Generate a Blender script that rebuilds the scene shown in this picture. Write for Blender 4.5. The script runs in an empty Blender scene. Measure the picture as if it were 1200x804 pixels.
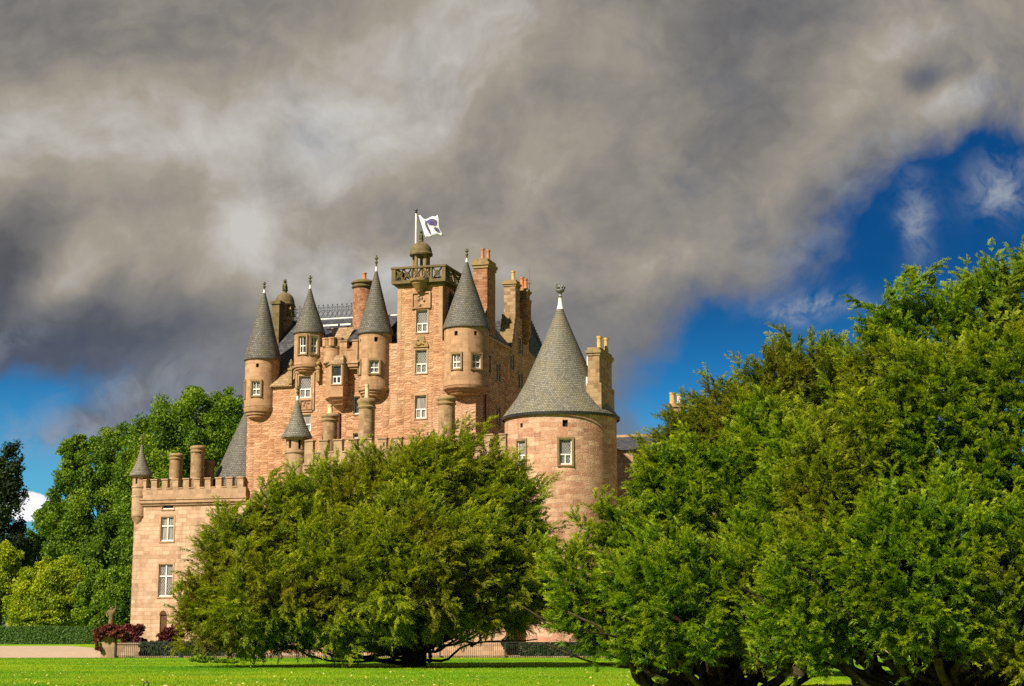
import bpy, math, random
import numpy as np
from mathutils import Vector, Matrix

rng = np.random.default_rng(7)
random.seed(7)
sc = bpy.context.scene
COL = sc.collection
R = math.radians

# ------------------------------------------------------------------ camera
FPX = 2000.0                       # focal length in photograph pixels (1200 wide)
HORIZON = 740.0
PITCH = math.atan((HORIZON - 402.0) / FPX)
CAM = Vector((0.0, 0.0, 1.7))
cd = bpy.data.cameras.new('camera')
cd.sensor_width = 36.0
cd.lens = 36.0 * FPX / 1200.0
cd.clip_start = 0.5
cd.clip_end = 20000.0
cam = bpy.data.objects.new('camera', cd)
COL.objects.link(cam)
cam.location = CAM
cam.rotation_euler = (math.pi / 2 + PITCH, 0, 0)
sc.camera = cam

# ------------------------------------------------------------------ exposure
sc.view_settings.view_transform = 'Standard'
sc.view_settings.look = 'None'
sc.view_settings.exposure = 0.9
sc.view_settings.gamma = 1.0
sc.view_settings.use_curve_mapping = False
sc.cycles.max_bounces = 6
sc.cycles.diffuse_bounces = 3
sc.cycles.glossy_bounces = 2
sc.cycles.transmission_bounces = 4
sc.cycles.transparent_max_bounces = 6
sc.cycles.use_denoising = False
sc.cycles.use_adaptive_sampling = True
sc.cycles.adaptive_threshold = 0.02

# ------------------------------------------------------------------ sun
SUN_AZ = R(43.0)                   # to the left of straight behind the camera
SUN_EL = R(40.0)
to_sun = Vector((-math.sin(SUN_AZ) * math.cos(SUN_EL), -math.cos(SUN_AZ) * math.cos(SUN_EL), math.sin(SUN_EL)))
sd = bpy.data.lights.new('sun', 'SUN')
sd.energy = 5.0
sd.angle = R(0.55)
sd.color = (1.0, 0.90, 0.74)
sun = bpy.data.objects.new('sun', sd)
COL.objects.link(sun)
sun.location = to_sun * 300
sun.rotation_euler = (-to_sun).to_track_quat('-Z', 'Y').to_euler()

# ------------------------------------------------------------------ node helpers
class NT:
    def __init__(s, tree):
        s.t = tree; s.n = tree.nodes; s.l = tree.links
    def node(s, typ, **kw):
        n = s.n.new(typ)
        for k, v in kw.items():
            setattr(n, k, v)
        return n
    def put(s, sock, v):
        if isinstance(v, bpy.types.NodeSocket):
            s.l.new(v, sock)
        elif v is not None:
            sock.default_value = v
    def m(s, op, a, b=None, c=None, clamp=False):
        n = s.node('ShaderNodeMath', operation=op, use_clamp=clamp)
        s.put(n.inputs[0], a)
        if b is not None: s.put(n.inputs[1], b)
        if c is not None: s.put(n.inputs[2], c)
        return n.outputs[0]
    def vm(s, op, a, b=None):
        n = s.node('ShaderNodeVectorMath', operation=op)
        s.put(n.inputs[0], a)
        if b is not None: s.put(n.inputs[1], b)
        return n.outputs[0]
    def mix(s, f, a, b, blend='MIX'):
        n = s.node('ShaderNodeMix', data_type='RGBA', blend_type=blend)
        s.put(n.inputs[0], f); s.put(n.inputs[6], a); s.put(n.inputs[7], b)
        return n.outputs[2]
    def ss(s, x, lo, hi):
        n = s.node('ShaderNodeMapRange', interpolation_type='SMOOTHSTEP')
        s.put(n.inputs[0], x); n.inputs[1].default_value = lo; n.inputs[2].default_value = hi
        return n.outputs[0]
    def noise(s, vec, scale, detail=4, rough=0.55, dist=0.0, lac=2.0):
        n = s.node('ShaderNodeTexNoise')
        if vec is not None: s.put(n.inputs['Vector'], vec)
        n.inputs['Scale'].default_value = scale
        n.inputs['Detail'].default_value = detail
        n.inputs['Roughness'].default_value = rough
        n.inputs['Distortion'].default_value = dist
        n.inputs['Lacunarity'].default_value = lac
        return n.outputs[0], n.outputs[1]
    def ramp(s, f, stops):
        n = s.node('ShaderNodeValToRGB')
        e = n.color_ramp.elements
        while len(e) < len(stops): e.new(0.5)
        for q, (p, c) in zip(e, stops):
            q.position = p; q.color = (c[0], c[1], c[2], 1)
        s.put(n.inputs[0], f)
        return n.outputs[0]
    def comb(s, x, y, z):
        n = s.node('ShaderNodeCombineXYZ')
        s.put(n.inputs[0], x); s.put(n.inputs[1], y); s.put(n.inputs[2], z)
        return n.outputs[0]

def C4(c): return (c[0], c[1], c[2], 1.0)

# ------------------------------------------------------------------ world: blue sky with a broken storm cloud
world = bpy.data.worlds.new('World')
sc.world = world
world.use_nodes = True
world.node_tree.nodes.clear()
w = NT(world.node_tree)
sky = w.node('ShaderNodeTexSky', sky_type='NISHITA')
sky.sun_disc = False
sky.sun_elevation = SUN_EL
sky.sun_rotation = math.atan2(to_sun.x, to_sun.y)
sky.altitude = 100; sky.air_density = 1.0; sky.dust_density = 0.4; sky.ozone_density = 3.0
tc = w.node('ShaderNodeTexCoord')
sep = w.node('ShaderNodeSeparateXYZ')
w.l.new(tc.outputs['Generated'], sep.inputs[0])
X, Y, Z = sep.outputs
az = w.m('MULTIPLY', w.m('ARCTAN2', X, Y), 57.29578)          # degrees, + to the east (right of north)
el = w.m('MULTIPLY', w.m('ARCSINE', Z, clamp=False), 57.29578)
p2 = w.comb(az, el, 0.0)
wn = w.noise(p2, 0.10, 5, 0.55)[1]
wo = w.vm('SCALE', w.vm('SUBTRACT', wn, (0.5, 0.5, 0.5)))
wo.node.inputs['Scale'].default_value = 5.0
p3 = w.vm('ADD', p2, wo)
sp3 = w.node('ShaderNodeSeparateXYZ'); w.l.new(p3, sp3.inputs[0])
AZ, EL = sp3.outputs[0], sp3.outputs[1]
def gauss(a0, e0, ra, re, rot=0.0, amp=1.0):
    """soft blob in sky angles (degrees)"""
    dx = w.m('SUBTRACT', AZ, a0); dy = w.m('SUBTRACT', EL, e0)
    if rot:
        c_, s_ = math.cos(R(rot)), math.sin(R(rot))
        x2 = w.m('ADD', w.m('MULTIPLY', dx, c_), w.m('MULTIPLY', dy, s_))
        y2 = w.m('SUBTRACT', w.m('MULTIPLY', dy, c_), w.m('MULTIPLY', dx, s_))
        dx, dy = x2, y2
    q = w.m('ADD', w.m('POWER', w.m('DIVIDE', dx, ra), 2.0), w.m('POWER', w.m('DIVIDE', dy, re), 2.0))
    return w.m('MULTIPLY', w.m('EXPONENT', w.m('MULTIPLY', q, -1.0)), amp)
def total(lst):
    t = lst[0]
    for g in lst[1:]: t = w.m('ADD', t, g)
    return t
def sky_at(px, py):
    """azimuth / elevation in degrees of the sky seen at a photograph position"""
    x = (px - 600) / FPX; v = (402 - py) / FPX
    y = math.cos(PITCH) - v * math.sin(PITCH); z = math.sin(PITCH) + v * math.cos(PITCH)
    l = math.sqrt(x * x + y * y + z * z)
    return math.degrees(math.atan2(x, y)), math.degrees(math.asin(z / l))
def G(px, py, rx, ry, rot=0.0, amp=1.0):
    a, e = sky_at(px, py)
    k = math.degrees(1 / FPX)
    return gauss(a, e, rx * k, ry * k, rot, amp)
# where the blue shows
gap = total([
    G(1030, 330, 150, 85, 35, 1.0), G(1130, 235, 140, 75, 15, 1.0), G(900, 425, 80, 60, 0, 0.75), G(1250, 330, 150, 150, 0, 0.9),
    G(25, 460, 80, 38, 0, 0.85), G(90, 585, 170, 66, 0, 1.15), G(200, 500, 120, 60, 0, 0.22), G(785, 468, 76, 46, 0, 0.95), G(845, 410, 60, 55, 30, 0.45), G(120, 440, 60, 26, 20, 0.30), G(110, 495, 60, 22, 8, -0.42), G(230, 455, 60, 30, 0, -0.25), G(-150, 520, 140, 90, 0, 0.9), G(220, 540, 120, 40, 0, 0.6),
    G(900, 560, 250, 70, 0, 0.9), G(1600, 500, 300, 300, 0, 1.0), G(1085, 72, 34, 22, 20, 0.28), G(975, 210, 60, 40, 40, 0.3),
    gauss(150, 30, 60, 26, 0, 0.9), gauss(-140, 45, 60, 22, 0, 0.9), gauss(80, 25, 30, 14, 0, 0.8),
])
fn = w.noise(p3, 0.22, 10, 0.60, 0.3)[0]
gapn = w.m('ADD', gap, w.m('MULTIPLY', w.m('SUBTRACT', fn, 0.5), 1.75))
blue = w.ss(gapn, 0.22, 0.88)
edge = w.ss(gapn, -0.05, 0.42)          # thinning, bluish margin of the cloud
# brightness of the cloud
q1 = w.comb(w.m('ADD', w.m('MULTIPLY', AZ, 0.75), w.m('MULTIPLY', EL, -0.25)), EL, 3.0)
sn = w.noise(q1, 0.13, 6, 0.52, 0.5)[0]
mid = w.noise(w.vm('ADD', q1, (11.0, 4.0, 1.0)), 0.30, 7, 0.54, 0.35)[0]
fine = w.noise(p3, 0.9, 8, 0.60, 0.2)[0]
lum = total([
    w.m('MULTIPLY', w.m('SUBTRACT', sn, 0.5), 0.85), w.m('MULTIPLY', w.m('SUBTRACT', mid, 0.5), 0.54), w.m('MULTIPLY', w.m('SUBTRACT', fine, 0.5), 0.28),
    G(230, 175, 340, 80, 6, 0.36), G(480, 130, 260, 80, 0, 0.06), G(272, 270, 55, 42, 30, 0.34), G(62, 335, 46, 26, 40, 0.34), G(130, 300, 70, 30, 20, 0.12),
    G(400, 330, 120, 60, 0, 0.32), G(570, 320, 90, 60, 0, 0.10), G(250, 330, 60, 30, 20, 0.12), G(850, 250, 130, 40, 35, 0.16), G(1040, 70, 100, 70, 20, 0.26), G(1120, 98, 55, 20, 15, 0.26), G(960, 130, 60, 36, 40, 0.18), G(700, 40, 160, 50, 0, 0.08),
    G(5, 300, 60, 60, 0, -0.30), G(150, 395, 130, 42, 0, -0.34), G(60, 430, 90, 50, 0, -0.20), G(770, 380, 130, 60, 0, -0.14), G(860, 40, 100, 50, 10, -0.16), G(640, 230, 190, 70, 0, -0.03),
    G(1072, 76, 36, 24, 0, -0.30), G(60, 30, 200, 60, 0, -0.08), G(560, 420, 200, 60, 0, -0.06),
])
lum = w.m('ADD', lum, 0.60, clamp=True)
cloudc = w.ramp(lum, [(0.0, (0.26, 0.33, 0.50)), (0.25, (0.55, 0.56, 0.62)), (0.5, (1.16, 1.10, 1.04)), (0.75, (2.0, 1.80, 1.46)), (1.0, (3.1, 3.0, 2.85))])
lowt = w.ss(el, 12.5, 6.5)
cloudc = w.mix(w.m('MULTIPLY', lowt, 0.8), cloudc, w.mix(0.55, cloudc, (0.34, 0.60, 1.12, 1)))
cloudc = w.mix(w.m('MULTIPLY', edge, 0.55), cloudc, w.mix(0.55, cloudc, (0.22, 0.40, 0.85, 1)))
# clear sky, polarised deep blue
deep = w.mix(1.0, sky.outputs[0], (0.010, 0.105, 0.22, 1), 'MULTIPLY')
lowb = w.mix(1.0, sky.outputs[0], (0.045, 0.27, 0.46, 1), 'MULTIPLY')
clear = w.mix(w.ss(el, 12.5, 5.5), deep, lowb)
clear = w.mix(w.ss(el, 8.5, 4.0), clear, w.mix(1.0, sky.outputs[0], (0.15, 0.42, 0.56, 1), 'MULTIPLY'))
base = w.mix(blue, cloudc, clear)
# wisps and the small white cumulus in the gap
wn2 = w.noise(p3, 0.9, 7, 0.62, 0.4)[0]
wisp = total([G(948, 373, 46, 13, -4, 1.7), G(1060, 270, 22, 46, 0, 1.0), G(1175, 215, 44, 32, 30, 1.2), G(1000, 190, 70, 26, 40, 0.5), G(60, 505, 90, 22, 6, 0.6), G(170, 470, 90, 30, 10, 0.7), G(20, 395, 40, 16, 30, 0.4), G(905, 300, 60, 40, 30, 0.3)])
wisp = w.m('MULTIPLY', wisp, w.ss(wn2, 0.32, 0.70), clamp=True)
base = w.mix(wisp, base, (1.5, 1.75, 2.2, 1))
cum = w.m('ADD', total([G(46, 592, 26, 18, 0, 1.0), G(60, 604, 40, 16, 0, 0.8)]), w.m('MULTIPLY', w.m('SUBTRACT', wn2, 0.5), 0.9))
base = w.mix(w.ss(cum, 0.42, 0.62), base, w.mix(w.ss(wn2, 0.35, 0.65), (4.4, 4.5, 5.2, 1), (7.6, 7.4, 7.4, 1)))
# hazy ground half of the dome
base = w.mix(w.ss(el, 0.0, -2.0), base, (0.6, 0.7, 0.5, 1))
bg = w.node('ShaderNodeBackground')
w.l.new(base, bg.inputs[0])
bg.inputs[1].default_value = 0.10
wout = w.node('ShaderNodeOutputWorld')
w.l.new(bg.outputs[0], wout.inputs[0])
# ------------------------------------------------------------------ materials
def new_mat(name):
    mt = bpy.data.materials.new(name)
    mt.use_nodes = True
    mt.node_tree.nodes.clear()
    t = NT(mt.node_tree)
    out = t.node('ShaderNodeOutputMaterial')
    return mt, t, out

def principled(t, out, col, rough=0.8, spec=0.3, bump=None, bstr=0.3, bdist=0.02, metal=0.0):
    b = t.node('ShaderNodeBsdfPrincipled')
    t.put(b.inputs['Base Color'], col)
    t.put(b.inputs['Roughness'], rough)
    b.inputs['Specular IOR Level'].default_value = spec
    b.inputs['Metallic'].default_value = metal
    if bump is not None:
        bn = t.node('ShaderNodeBump')
        bn.inputs['Strength'].default_value = bstr
        bn.inputs['Distance'].default_value = bdist
        t.l.new(bump, bn.inputs['Height'])
        t.l.new(bn.outputs[0], b.inputs['Normal'])
    t.l.new(b.outputs[0], out.inputs[0])
    return b

def masonry(name, cols, mortar, bw=0.8, rh=0.34, warp=0.10, patches=(), patch_amt=0.5, bstr=0.5, msize=0.018, contrast=1.0, rubble=False):
    """coursed stone: every block its own shade, uneven joints, large weathered areas"""
    mt, t, out = new_mat(name)
    uv = t.node('ShaderNodeUVMap').outputs[0]
    geo = t.node('ShaderNodeTexCoord').outputs['Object']
    wv = t.vm('SCALE', t.vm('SUBTRACT', t.noise(uv, 1.1, 3)[1], (0.5, 0.5, 0.5)))
    wv.node.inputs['Scale'].default_value = warp * 2.4
    uvw = t.vm('ADD', uv, wv)
    def brick(vec, k):
        b = t.node('ShaderNodeTexBrick', offset=0.5, offset_frequency=2, squash=0.7, squash_frequency=3)
        t.l.new(vec, b.inputs['Vector'])
        b.inputs['Color1'].default_value = (0, 0, 0, 1); b.inputs['Color2'].default_value = (1, 1, 1, 1)
        b.inputs['Mortar'].default_value = (0.5, 0.5, 0.5, 1)
        b.inputs['Scale'].default_value = 1.0
        b.inputs['Mortar Size'].default_value = msize
        b.inputs['Mortar Smooth'].default_value = 0.3
        b.inputs['Brick Width'].default_value = bw * k
        b.inputs['Row Height'].default_value = rh * k
        return b
    rnd = t.node('ShaderNodeSeparateColor')
    if rubble:          # random rubble: flat irregular stones, no two alike
        vv = t.vm('MULTIPLY', uvw, (1.0 / bw, 1.0 / rh, 1.0))
        vo = t.node('ShaderNodeTexVoronoi', voronoi_dimensions='2D', feature='F1'); t.l.new(vv, vo.inputs['Vector'])
        vo.inputs['Scale'].default_value = 1.0; vo.inputs['Randomness'].default_value = 0.6
        ve = t.node('ShaderNodeTexVoronoi', voronoi_dimensions='2D', feature='DISTANCE_TO_EDGE'); t.l.new(vv, ve.inputs['Vector'])
        ve.inputs['Scale'].default_value = 1.0; ve.inputs['Randomness'].default_value = 0.6
        t.l.new(vo.outputs['Color'], rnd.inputs[0])
        joint = t.m('MULTIPLY', t.ss(ve.outputs[0], 0.16, 0.0), 0.7)
    else:
        b1 = brick(uvw, 1.0)
        t.l.new(b1.outputs[0], rnd.inputs[0]); joint = b1.outputs['Fac']
    n1 = t.noise(uvw, 2.6, 4, 0.6)[0]
    n2 = t.noise(uvw, 9.0, 4, 0.65)[0]
    v = t.m('ADD', t.m('MULTIPLY', rnd.outputs[0], 0.55 * contrast), t.m('MULTIPLY', n1, 0.55))
    v = t.m('ADD', v, t.m('MULTIPLY', t.m('SUBTRACT', n2, 0.5), 0.5 * contrast))
    k = len(cols) - 1
    col = t.ramp(v, [(0.15 + 0.75 * i / k, c) for i, c in enumerate(cols)])
    for sc_, lo, hi, pc in patches:
        pn = t.noise(t.vm('ADD', geo, (sc_ * 31, sc_ * 7, 3.0)), sc_, 5, 0.6, 0.5)[0]
        col = t.mix(t.m('MULTIPLY', t.ss(pn, lo, hi), patch_amt), col, C4(pc))
    col = t.mix(t.m('MULTIPLY', joint, 0.7), col, C4(mortar))
    # rain streaks and soot
    sk = t.noise(t.vm('MULTIPLY', geo, (1.6, 1.6, 0.13)), 1.0, 5, 0.6)[0]
    col = t.mix(t.m('MULTIPLY', t.ss(sk, 0.48, 0.70), 0.60), col, t.mix(1.0, col, (0.58, 0.56, 0.53, 1), 'MULTIPLY'))
    lt = t.noise(t.vm('ADD', geo, (17, 3, 9)), 0.35, 6, 0.65)[0]
    col = t.mix(t.m('MULTIPLY', t.ss(lt, 0.50, 0.70), 0.35), col, t.mix(1.0, col, (1.22, 1.28, 1.30, 1), 'MULTIPLY'))
    # fine grain
    g = t.noise(uvw, 26.0, 3, 0.7)[0]
    col = t.mix(t.m('MULTIPLY', t.ss(g, 0.52, 0.75), 0.30), col, C4([c * 0.45 for c in cols[0]]))
    h = t.m('ADD', t.m('MULTIPLY', joint, -0.8), t.m('ADD', t.m('MULTIPLY', n2, 0.9), t.m('MULTIPLY', rnd.outputs[0], 0.35)))
    principled(t, out, col, 0.9, 0.15, h, bstr, 0.06)
    return mt

def slates(name, dark, mid, light, lichen, lich_lo=0.55, lich_amt=0.6, rh=0.26, bw=0.34):
    mt, t, out = new_mat(name)
    uv = t.node('ShaderNodeUVMap').outputs[0]
    geo = t.node('ShaderNodeTexCoord').outputs['Object']
    wv = t.vm('SCALE', t.vm('SUBTRACT', t.noise(uv, 2.0, 3)[1], (0.5, 0.5, 0.5)))
    wv.node.inputs['Scale'].default_value = 0.10
    uvw = t.vm('ADD', uv, wv)
    b = t.node('ShaderNodeTexBrick', offset=0.5, offset_frequency=2)
    t.l.new(uvw, b.inputs['Vector'])
    b.inputs['Color1'].default_value = (0, 0, 0, 1); b.inputs['Color2'].default_value = (1, 1, 1, 1)
    b.inputs['Mortar'].default_value = (0, 0, 0, 1)
    b.inputs['Scale'].default_value = 1.0
    b.inputs['Mortar Size'].default_value = 0.022; b.inputs['Mortar Smooth'].default_value = 0.2
    b.inputs['Brick Width'].default_value = bw; b.inputs['Row Height'].default_value = rh
    rnd = t.node('ShaderNodeSeparateColor'); t.l.new(b.outputs[0], rnd.inputs[0])
    n1 = t.noise(geo, 1.2, 5, 0.6)[0]
    n2 = t.noise(uvw, 7.0, 4, 0.65)[0]
    v = t.m('ADD', t.m('MULTIPLY', rnd.outputs[0], 0.5), t.m('ADD', t.m('MULTIPLY', n1, 0.3), t.m('MULTIPLY', n2, 0.35)))
    col = t.ramp(v, [(0.2, dark), (0.55, mid), (0.9, light)])
    ln = t.noise(t.vm('ADD', geo, (5, 9, 2)), 0.9, 6, 0.7)[0]
    col = t.mix(t.m('MULTIPLY', t.ss(ln, lich_lo, lich_lo + 0.16), lich_amt), col, C4(lichen))
    col = t.mix(t.m('MULTIPLY', b.outputs['Fac'], 0.7), col, C4([c * 0.4 for c in dark]))
    h = t.m('ADD', t.m('MULTIPLY', b.outputs['Fac'], -1.0), t.m('ADD', t.m('MULTIPLY', rnd.outputs[0], 0.5), t.m('MULTIPLY', n2, 0.5)))
    principled(t, out, col, 0.66, 0.3, h, 0.45, 0.05)
    return mt

def rough_mat(name, a, b, scale=3.0, rough=0.85, spec=0.2, lichen=None, lamt=0.5, bstr=0.3, metal=0.0, lsc=2.0):
    mt, t, out = new_mat(name)
    geo = t.node('ShaderNodeTexCoord').outputs['Object']
    n1 = t.noise(geo, scale, 5, 0.6)[0]
    col = t.mix(t.ss(n1, 0.3, 0.7), C4(a), C4(b))
    if lichen:
        ln = t.noise(t.vm('ADD', geo, (3, 1, 7)), lsc, 5, 0.65)[0]
        col = t.mix(t.m('MULTIPLY', t.ss(ln, 0.42, 0.62), lamt), col, C4(lichen))
    n2 = t.noise(geo, scale * 5, 4, 0.6)[0]
    principled(t, out, col, rough, spec, n2, bstr, 0.03, metal)
    return mt

M = {}
M['keep'] = masonry('keep_sandstone', [(0.22, 0.098, 0.048), (0.38, 0.190, 0.098), (0.47, 0.255, 0.140), (0.54, 0.345, 0.215)], (0.44, 0.255, 0.15),
                    0.62, 0.20, 0.14, [(0.13, 0.46, 0.66, (0.47, 0.31, 0.20)), (0.45, 0.54, 0.75, (0.50, 0.33, 0.20))], 0.6, 0.9, contrast=0.95, rubble=True)
M['wing'] = masonry('wing_sandstone', [(0.27, 0.165, 0.10), (0.40, 0.262, 0.168), (0.46, 0.315, 0.21), (0.52, 0.385, 0.27)], (0.33, 0.228, 0.145),
                    0.85, 0.33, 0.05, [(0.15, 0.5, 0.72, (0.45, 0.325, 0.215)), (0.5, 0.52, 0.70, (0.30, 0.215, 0.14))], 0.55, 0.5, 0.016, 0.95)
M['turret'] = masonry('turret_ashlar', [(0.24, 0.135, 0.072), (0.355, 0.212, 0.118), (0.415, 0.258, 0.150), (0.47, 0.31, 0.19)], (0.33, 0.185, 0.10),
                      0.75, 0.36, 0.04, [(0.3, 0.5, 0.7, (0.33, 0.195, 0.105)), (0.9, 0.55, 0.75, (0.27, 0.16, 0.09))], 0.55, 0.35, 0.012, 0.7)
M['round'] = masonry('round_tower_stone', [(0.26, 0.125, 0.078), (0.42, 0.225, 0.140), (0.50, 0.30, 0.19), (0.56, 0.38, 0.26)], (0.52, 0.36, 0.25),
                     0.95, 0.33, 0.2, [(0.22, 0.50, 0.70, (0.47, 0.32, 0.22)), (0.4, 0.48, 0.66, (0.36, 0.145, 0.085))], 0.55, 0.9, 0.02)
M['chimney'] = masonry('chimney_stone', [(0.13, 0.080, 0.045), (0.25, 0.155, 0.085), (0.33, 0.215, 0.12), (0.38, 0.27, 0.165)], (0.26, 0.175, 0.10),
                       0.6, 0.30, 0.05, [(0.5, 0.48, 0.68, (0.24, 0.18, 0.085))], 0.5, 0.4)
M['greystone'] = masonry('grey_sandstone', [(0.20, 0.125, 0.075), (0.32, 0.21, 0.125), (0.39, 0.26, 0.16), (0.44, 0.31, 0.20)], (0.29, 0.19, 0.115),
                         0.7, 0.33, 0.04, [(0.4, 0.5, 0.72, (0.30, 0.215, 0.125))], 0.5, 0.35, 0.012, 0.8)
M['chimred'] = masonry('red_chimney_stone', [(0.14, 0.060, 0.034), (0.26, 0.118, 0.062), (0.33, 0.165, 0.09), (0.38, 0.22, 0.13)], (0.30, 0.16, 0.09),
                       0.5, 0.22, 0.08, [(0.5, 0.5, 0.7, (0.27, 0.16, 0.085))], 0.5, 0.6)
M['dressed'] = rough_mat('dressed_stone', (0.30, 0.185, 0.105), (0.42, 0.27, 0.16), 2.0, lichen=(0.26, 0.19, 0.085), lamt=0.4)
M['oldjamb'] = rough_mat('weathered_jamb', (0.17, 0.108, 0.052), (0.27, 0.175, 0.09), 2.0, lichen=(0.19, 0.14, 0.06), lamt=0.5)
M['lichenstone'] = rough_mat('lichen_stone', (0.17, 0.118, 0.062), (0.29, 0.190, 0.102), 2.5, lichen=(0.27, 0.19, 0.055), lamt=0.6)
M['mossstone'] = rough_mat('mossy_stone', (0.080, 0.062, 0.032), (0.165, 0.118, 0.062), 2.5, lichen=(0.13, 0.105, 0.035), lamt=0.65)
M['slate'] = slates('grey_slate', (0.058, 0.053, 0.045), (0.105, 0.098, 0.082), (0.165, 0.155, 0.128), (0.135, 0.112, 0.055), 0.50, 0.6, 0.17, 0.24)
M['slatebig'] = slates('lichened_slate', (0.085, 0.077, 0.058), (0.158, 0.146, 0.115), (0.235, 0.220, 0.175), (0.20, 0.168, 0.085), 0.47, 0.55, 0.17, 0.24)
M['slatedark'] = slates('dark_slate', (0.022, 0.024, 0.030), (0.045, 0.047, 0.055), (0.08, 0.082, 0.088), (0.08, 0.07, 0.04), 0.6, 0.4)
M['stoneslate'] = slates('stone_slabs', (0.16, 0.10, 0.05), (0.28, 0.18, 0.095), (0.36, 0.25, 0.14), (0.25, 0.19, 0.07), 0.5, 0.5, 0.34, 0.5)
M['lead'] = rough_mat('lead_sheet', (0.50, 0.50, 0.48), (0.72, 0.71, 0.68), 3.0, 0.55, 0.4)
M['crownlead'] = rough_mat('weathered_lead', (0.06, 0.06, 0.055), (0.24, 0.24, 0.225), 3.0, 0.5, 0.4)
M['iron'] = rough_mat('cast_iron', (0.012, 0.012, 0.013), (0.03, 0.028, 0.026), 6.0, 0.5, 0.4)
M['ironblue'] = rough_mat('painted_iron', (0.085, 0.095, 0.12), (0.14, 0.155, 0.19), 6.0, 0.5, 0.4)
M['potorange'] = rough_mat('terracotta', (0.38, 0.13, 0.05), (0.48, 0.19, 0.075), 4.0, 0.8, lichen=(0.30, 0.14, 0.06))
M['potyellow'] = rough_mat('yellow_clay', (0.46, 0.25, 0.07), (0.56, 0.33, 0.11), 4.0, 0.8, lichen=(0.45, 0.28, 0.06))
M['potpale'] = rough_mat('pale_clay', (0.50, 0.37, 0.19), (0.62, 0.48, 0.28), 4.0, 0.8)
M['white'] = rough_mat('white_paint', (0.58, 0.565, 0.53), (0.74, 0.72, 0.68), 5.0, 0.5, 0.4, bstr=0.05)
M['finial'] = rough_mat('mossy_finial', (0.06, 0.062, 0.03), (0.12, 0.11, 0.055), 6.0)
M['drainpipe'] = rough_mat('maroon_pipe', (0.10, 0.035, 0.028), (0.14, 0.05, 0.04), 6.0, 0.6)
M['bark'] = rough_mat('yew_bark', (0.026, 0.018, 0.012), (0.080, 0.054, 0.034), 5.0, 0.9, 0.1, lichen=(0.055, 0.055, 0.026), lamt=0.5, bstr=0.8)
M['timber'] = rough_mat('dark_door_timber', (0.06, 0.025, 0.015), (0.10, 0.045, 0.025), 5.0, 0.7)
M['hole'] = rough_mat('dark_opening', (0.010, 0.009, 0.008), (0.02, 0.017, 0.014), 5.0, 0.9)
M['black'] = rough_mat('black_metal', (0.012, 0.012, 0.012), (0.02, 0.02, 0.02), 5.0, 0.4, 0.5)

def glass_mat():
    mt, t, out = new_mat('leaded_glass')
    uv = t.node('ShaderNodeUVMap').outputs[0]
    s = t.node('ShaderNodeSeparateXYZ'); t.l.new(uv, s.inputs[0])
    def lat(sign):
        q = t.m('ADD', s.outputs[0], t.m('MULTIPLY', s.outputs[1], 0.7 * sign))
        f = t.m('FRACT', t.m('MULTIPLY', q, 5.2))
        return t.m('LESS_THAN', f, 0.20)
    l = t.m('MAXIMUM', lat(1), lat(-1))
    n = t.noise(uv, 1.3, 2)[0]
    col = t.mix(t.ss(n, 0.3, 0.7), (0.06, 0.058, 0.060, 1), (0.15, 0.14, 0.13, 1))
    col = t.mix(l, col, (0.27, 0.255, 0.23, 1))
    b = principled(t, out, col, t.m('MULTIPLY_ADD', l, 0.35, 0.10), 0.5, n, 0.15, 0.02)
    return mt
M['glass'] = glass_mat()
def curtain_glass():
    mt, t, out = new_mat('curtained_glass')
    uv = t.node('ShaderNodeUVMap').outputs[0]
    n = t.noise(t.vm('MULTIPLY', uv, (6.0, 0.5, 1.0)), 1.0, 3)[0]
    col = t.mix(t.ss(n, 0.3, 0.7), (0.14, 0.13, 0.115, 1), (0.30, 0.275, 0.24, 1))
    principled(t, out, col, 0.15, 0.5, n, 0.1, 0.02)
    return mt
M['cglass'] = curtain_glass()
def plain_glass():
    mt, t, out = new_mat('dark_glass')
    geo = t.node('ShaderNodeTexCoord').outputs['Object']
    n = t.noise(geo, 1.7, 2)[0]
    col = t.mix(t.ss(n, 0.3, 0.7), (0.022, 0.024, 0.03, 1), (0.06, 0.06, 0.062, 1))
    principled(t, out, col, 0.08, 0.5, n, 0.1, 0.02)
    return mt
M['dglass'] = plain_glass()

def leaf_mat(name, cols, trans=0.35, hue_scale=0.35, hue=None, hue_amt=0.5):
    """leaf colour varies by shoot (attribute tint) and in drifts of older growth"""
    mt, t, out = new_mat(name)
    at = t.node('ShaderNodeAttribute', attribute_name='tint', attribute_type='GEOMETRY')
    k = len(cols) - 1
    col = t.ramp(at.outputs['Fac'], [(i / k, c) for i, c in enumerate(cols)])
    if hue:
        geo = t.node('ShaderNodeTexCoord').outputs['Object']
        n = t.noise(geo, hue_scale, 4, 0.6)[0]
        col = t.mix(t.m('MULTIPLY', t.ss(n, 0.45, 0.68), hue_amt), col, C4(hue))
    b = t.node('ShaderNodeBsdfPrincipled')
    t.l.new(col, b.inputs['Base Color'])
    b.inputs['Roughness'].default_value = 0.55
    b.inputs['Specular IOR Level'].default_value = 0.25
    tr = t.node('ShaderNodeBsdfTranslucent')
    t.l.new(t.mix(1.0, col, (1.15, 1.25, 0.5, 1), 'MULTIPLY'), tr.inputs[0])
    mx = t.node('ShaderNodeMixShader'); mx.inputs[0].default_value = trans
    t.l.new(b.outputs[0], mx.inputs[1]); t.l.new(tr.outputs[0], mx.inputs[2])
    t.l.new(mx.outputs[0], out.inputs[0])
    return mt
M['yew_olive'] = leaf_mat('olive_yew', [(0.014, 0.036, 0.003), (0.082, 0.140, 0.005), (0.275, 0.335, 0.008), (0.56, 0.56, 0.02)], 0.38, 0.22, (0.26, 0.175, 0.012), 0.50)
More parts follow.
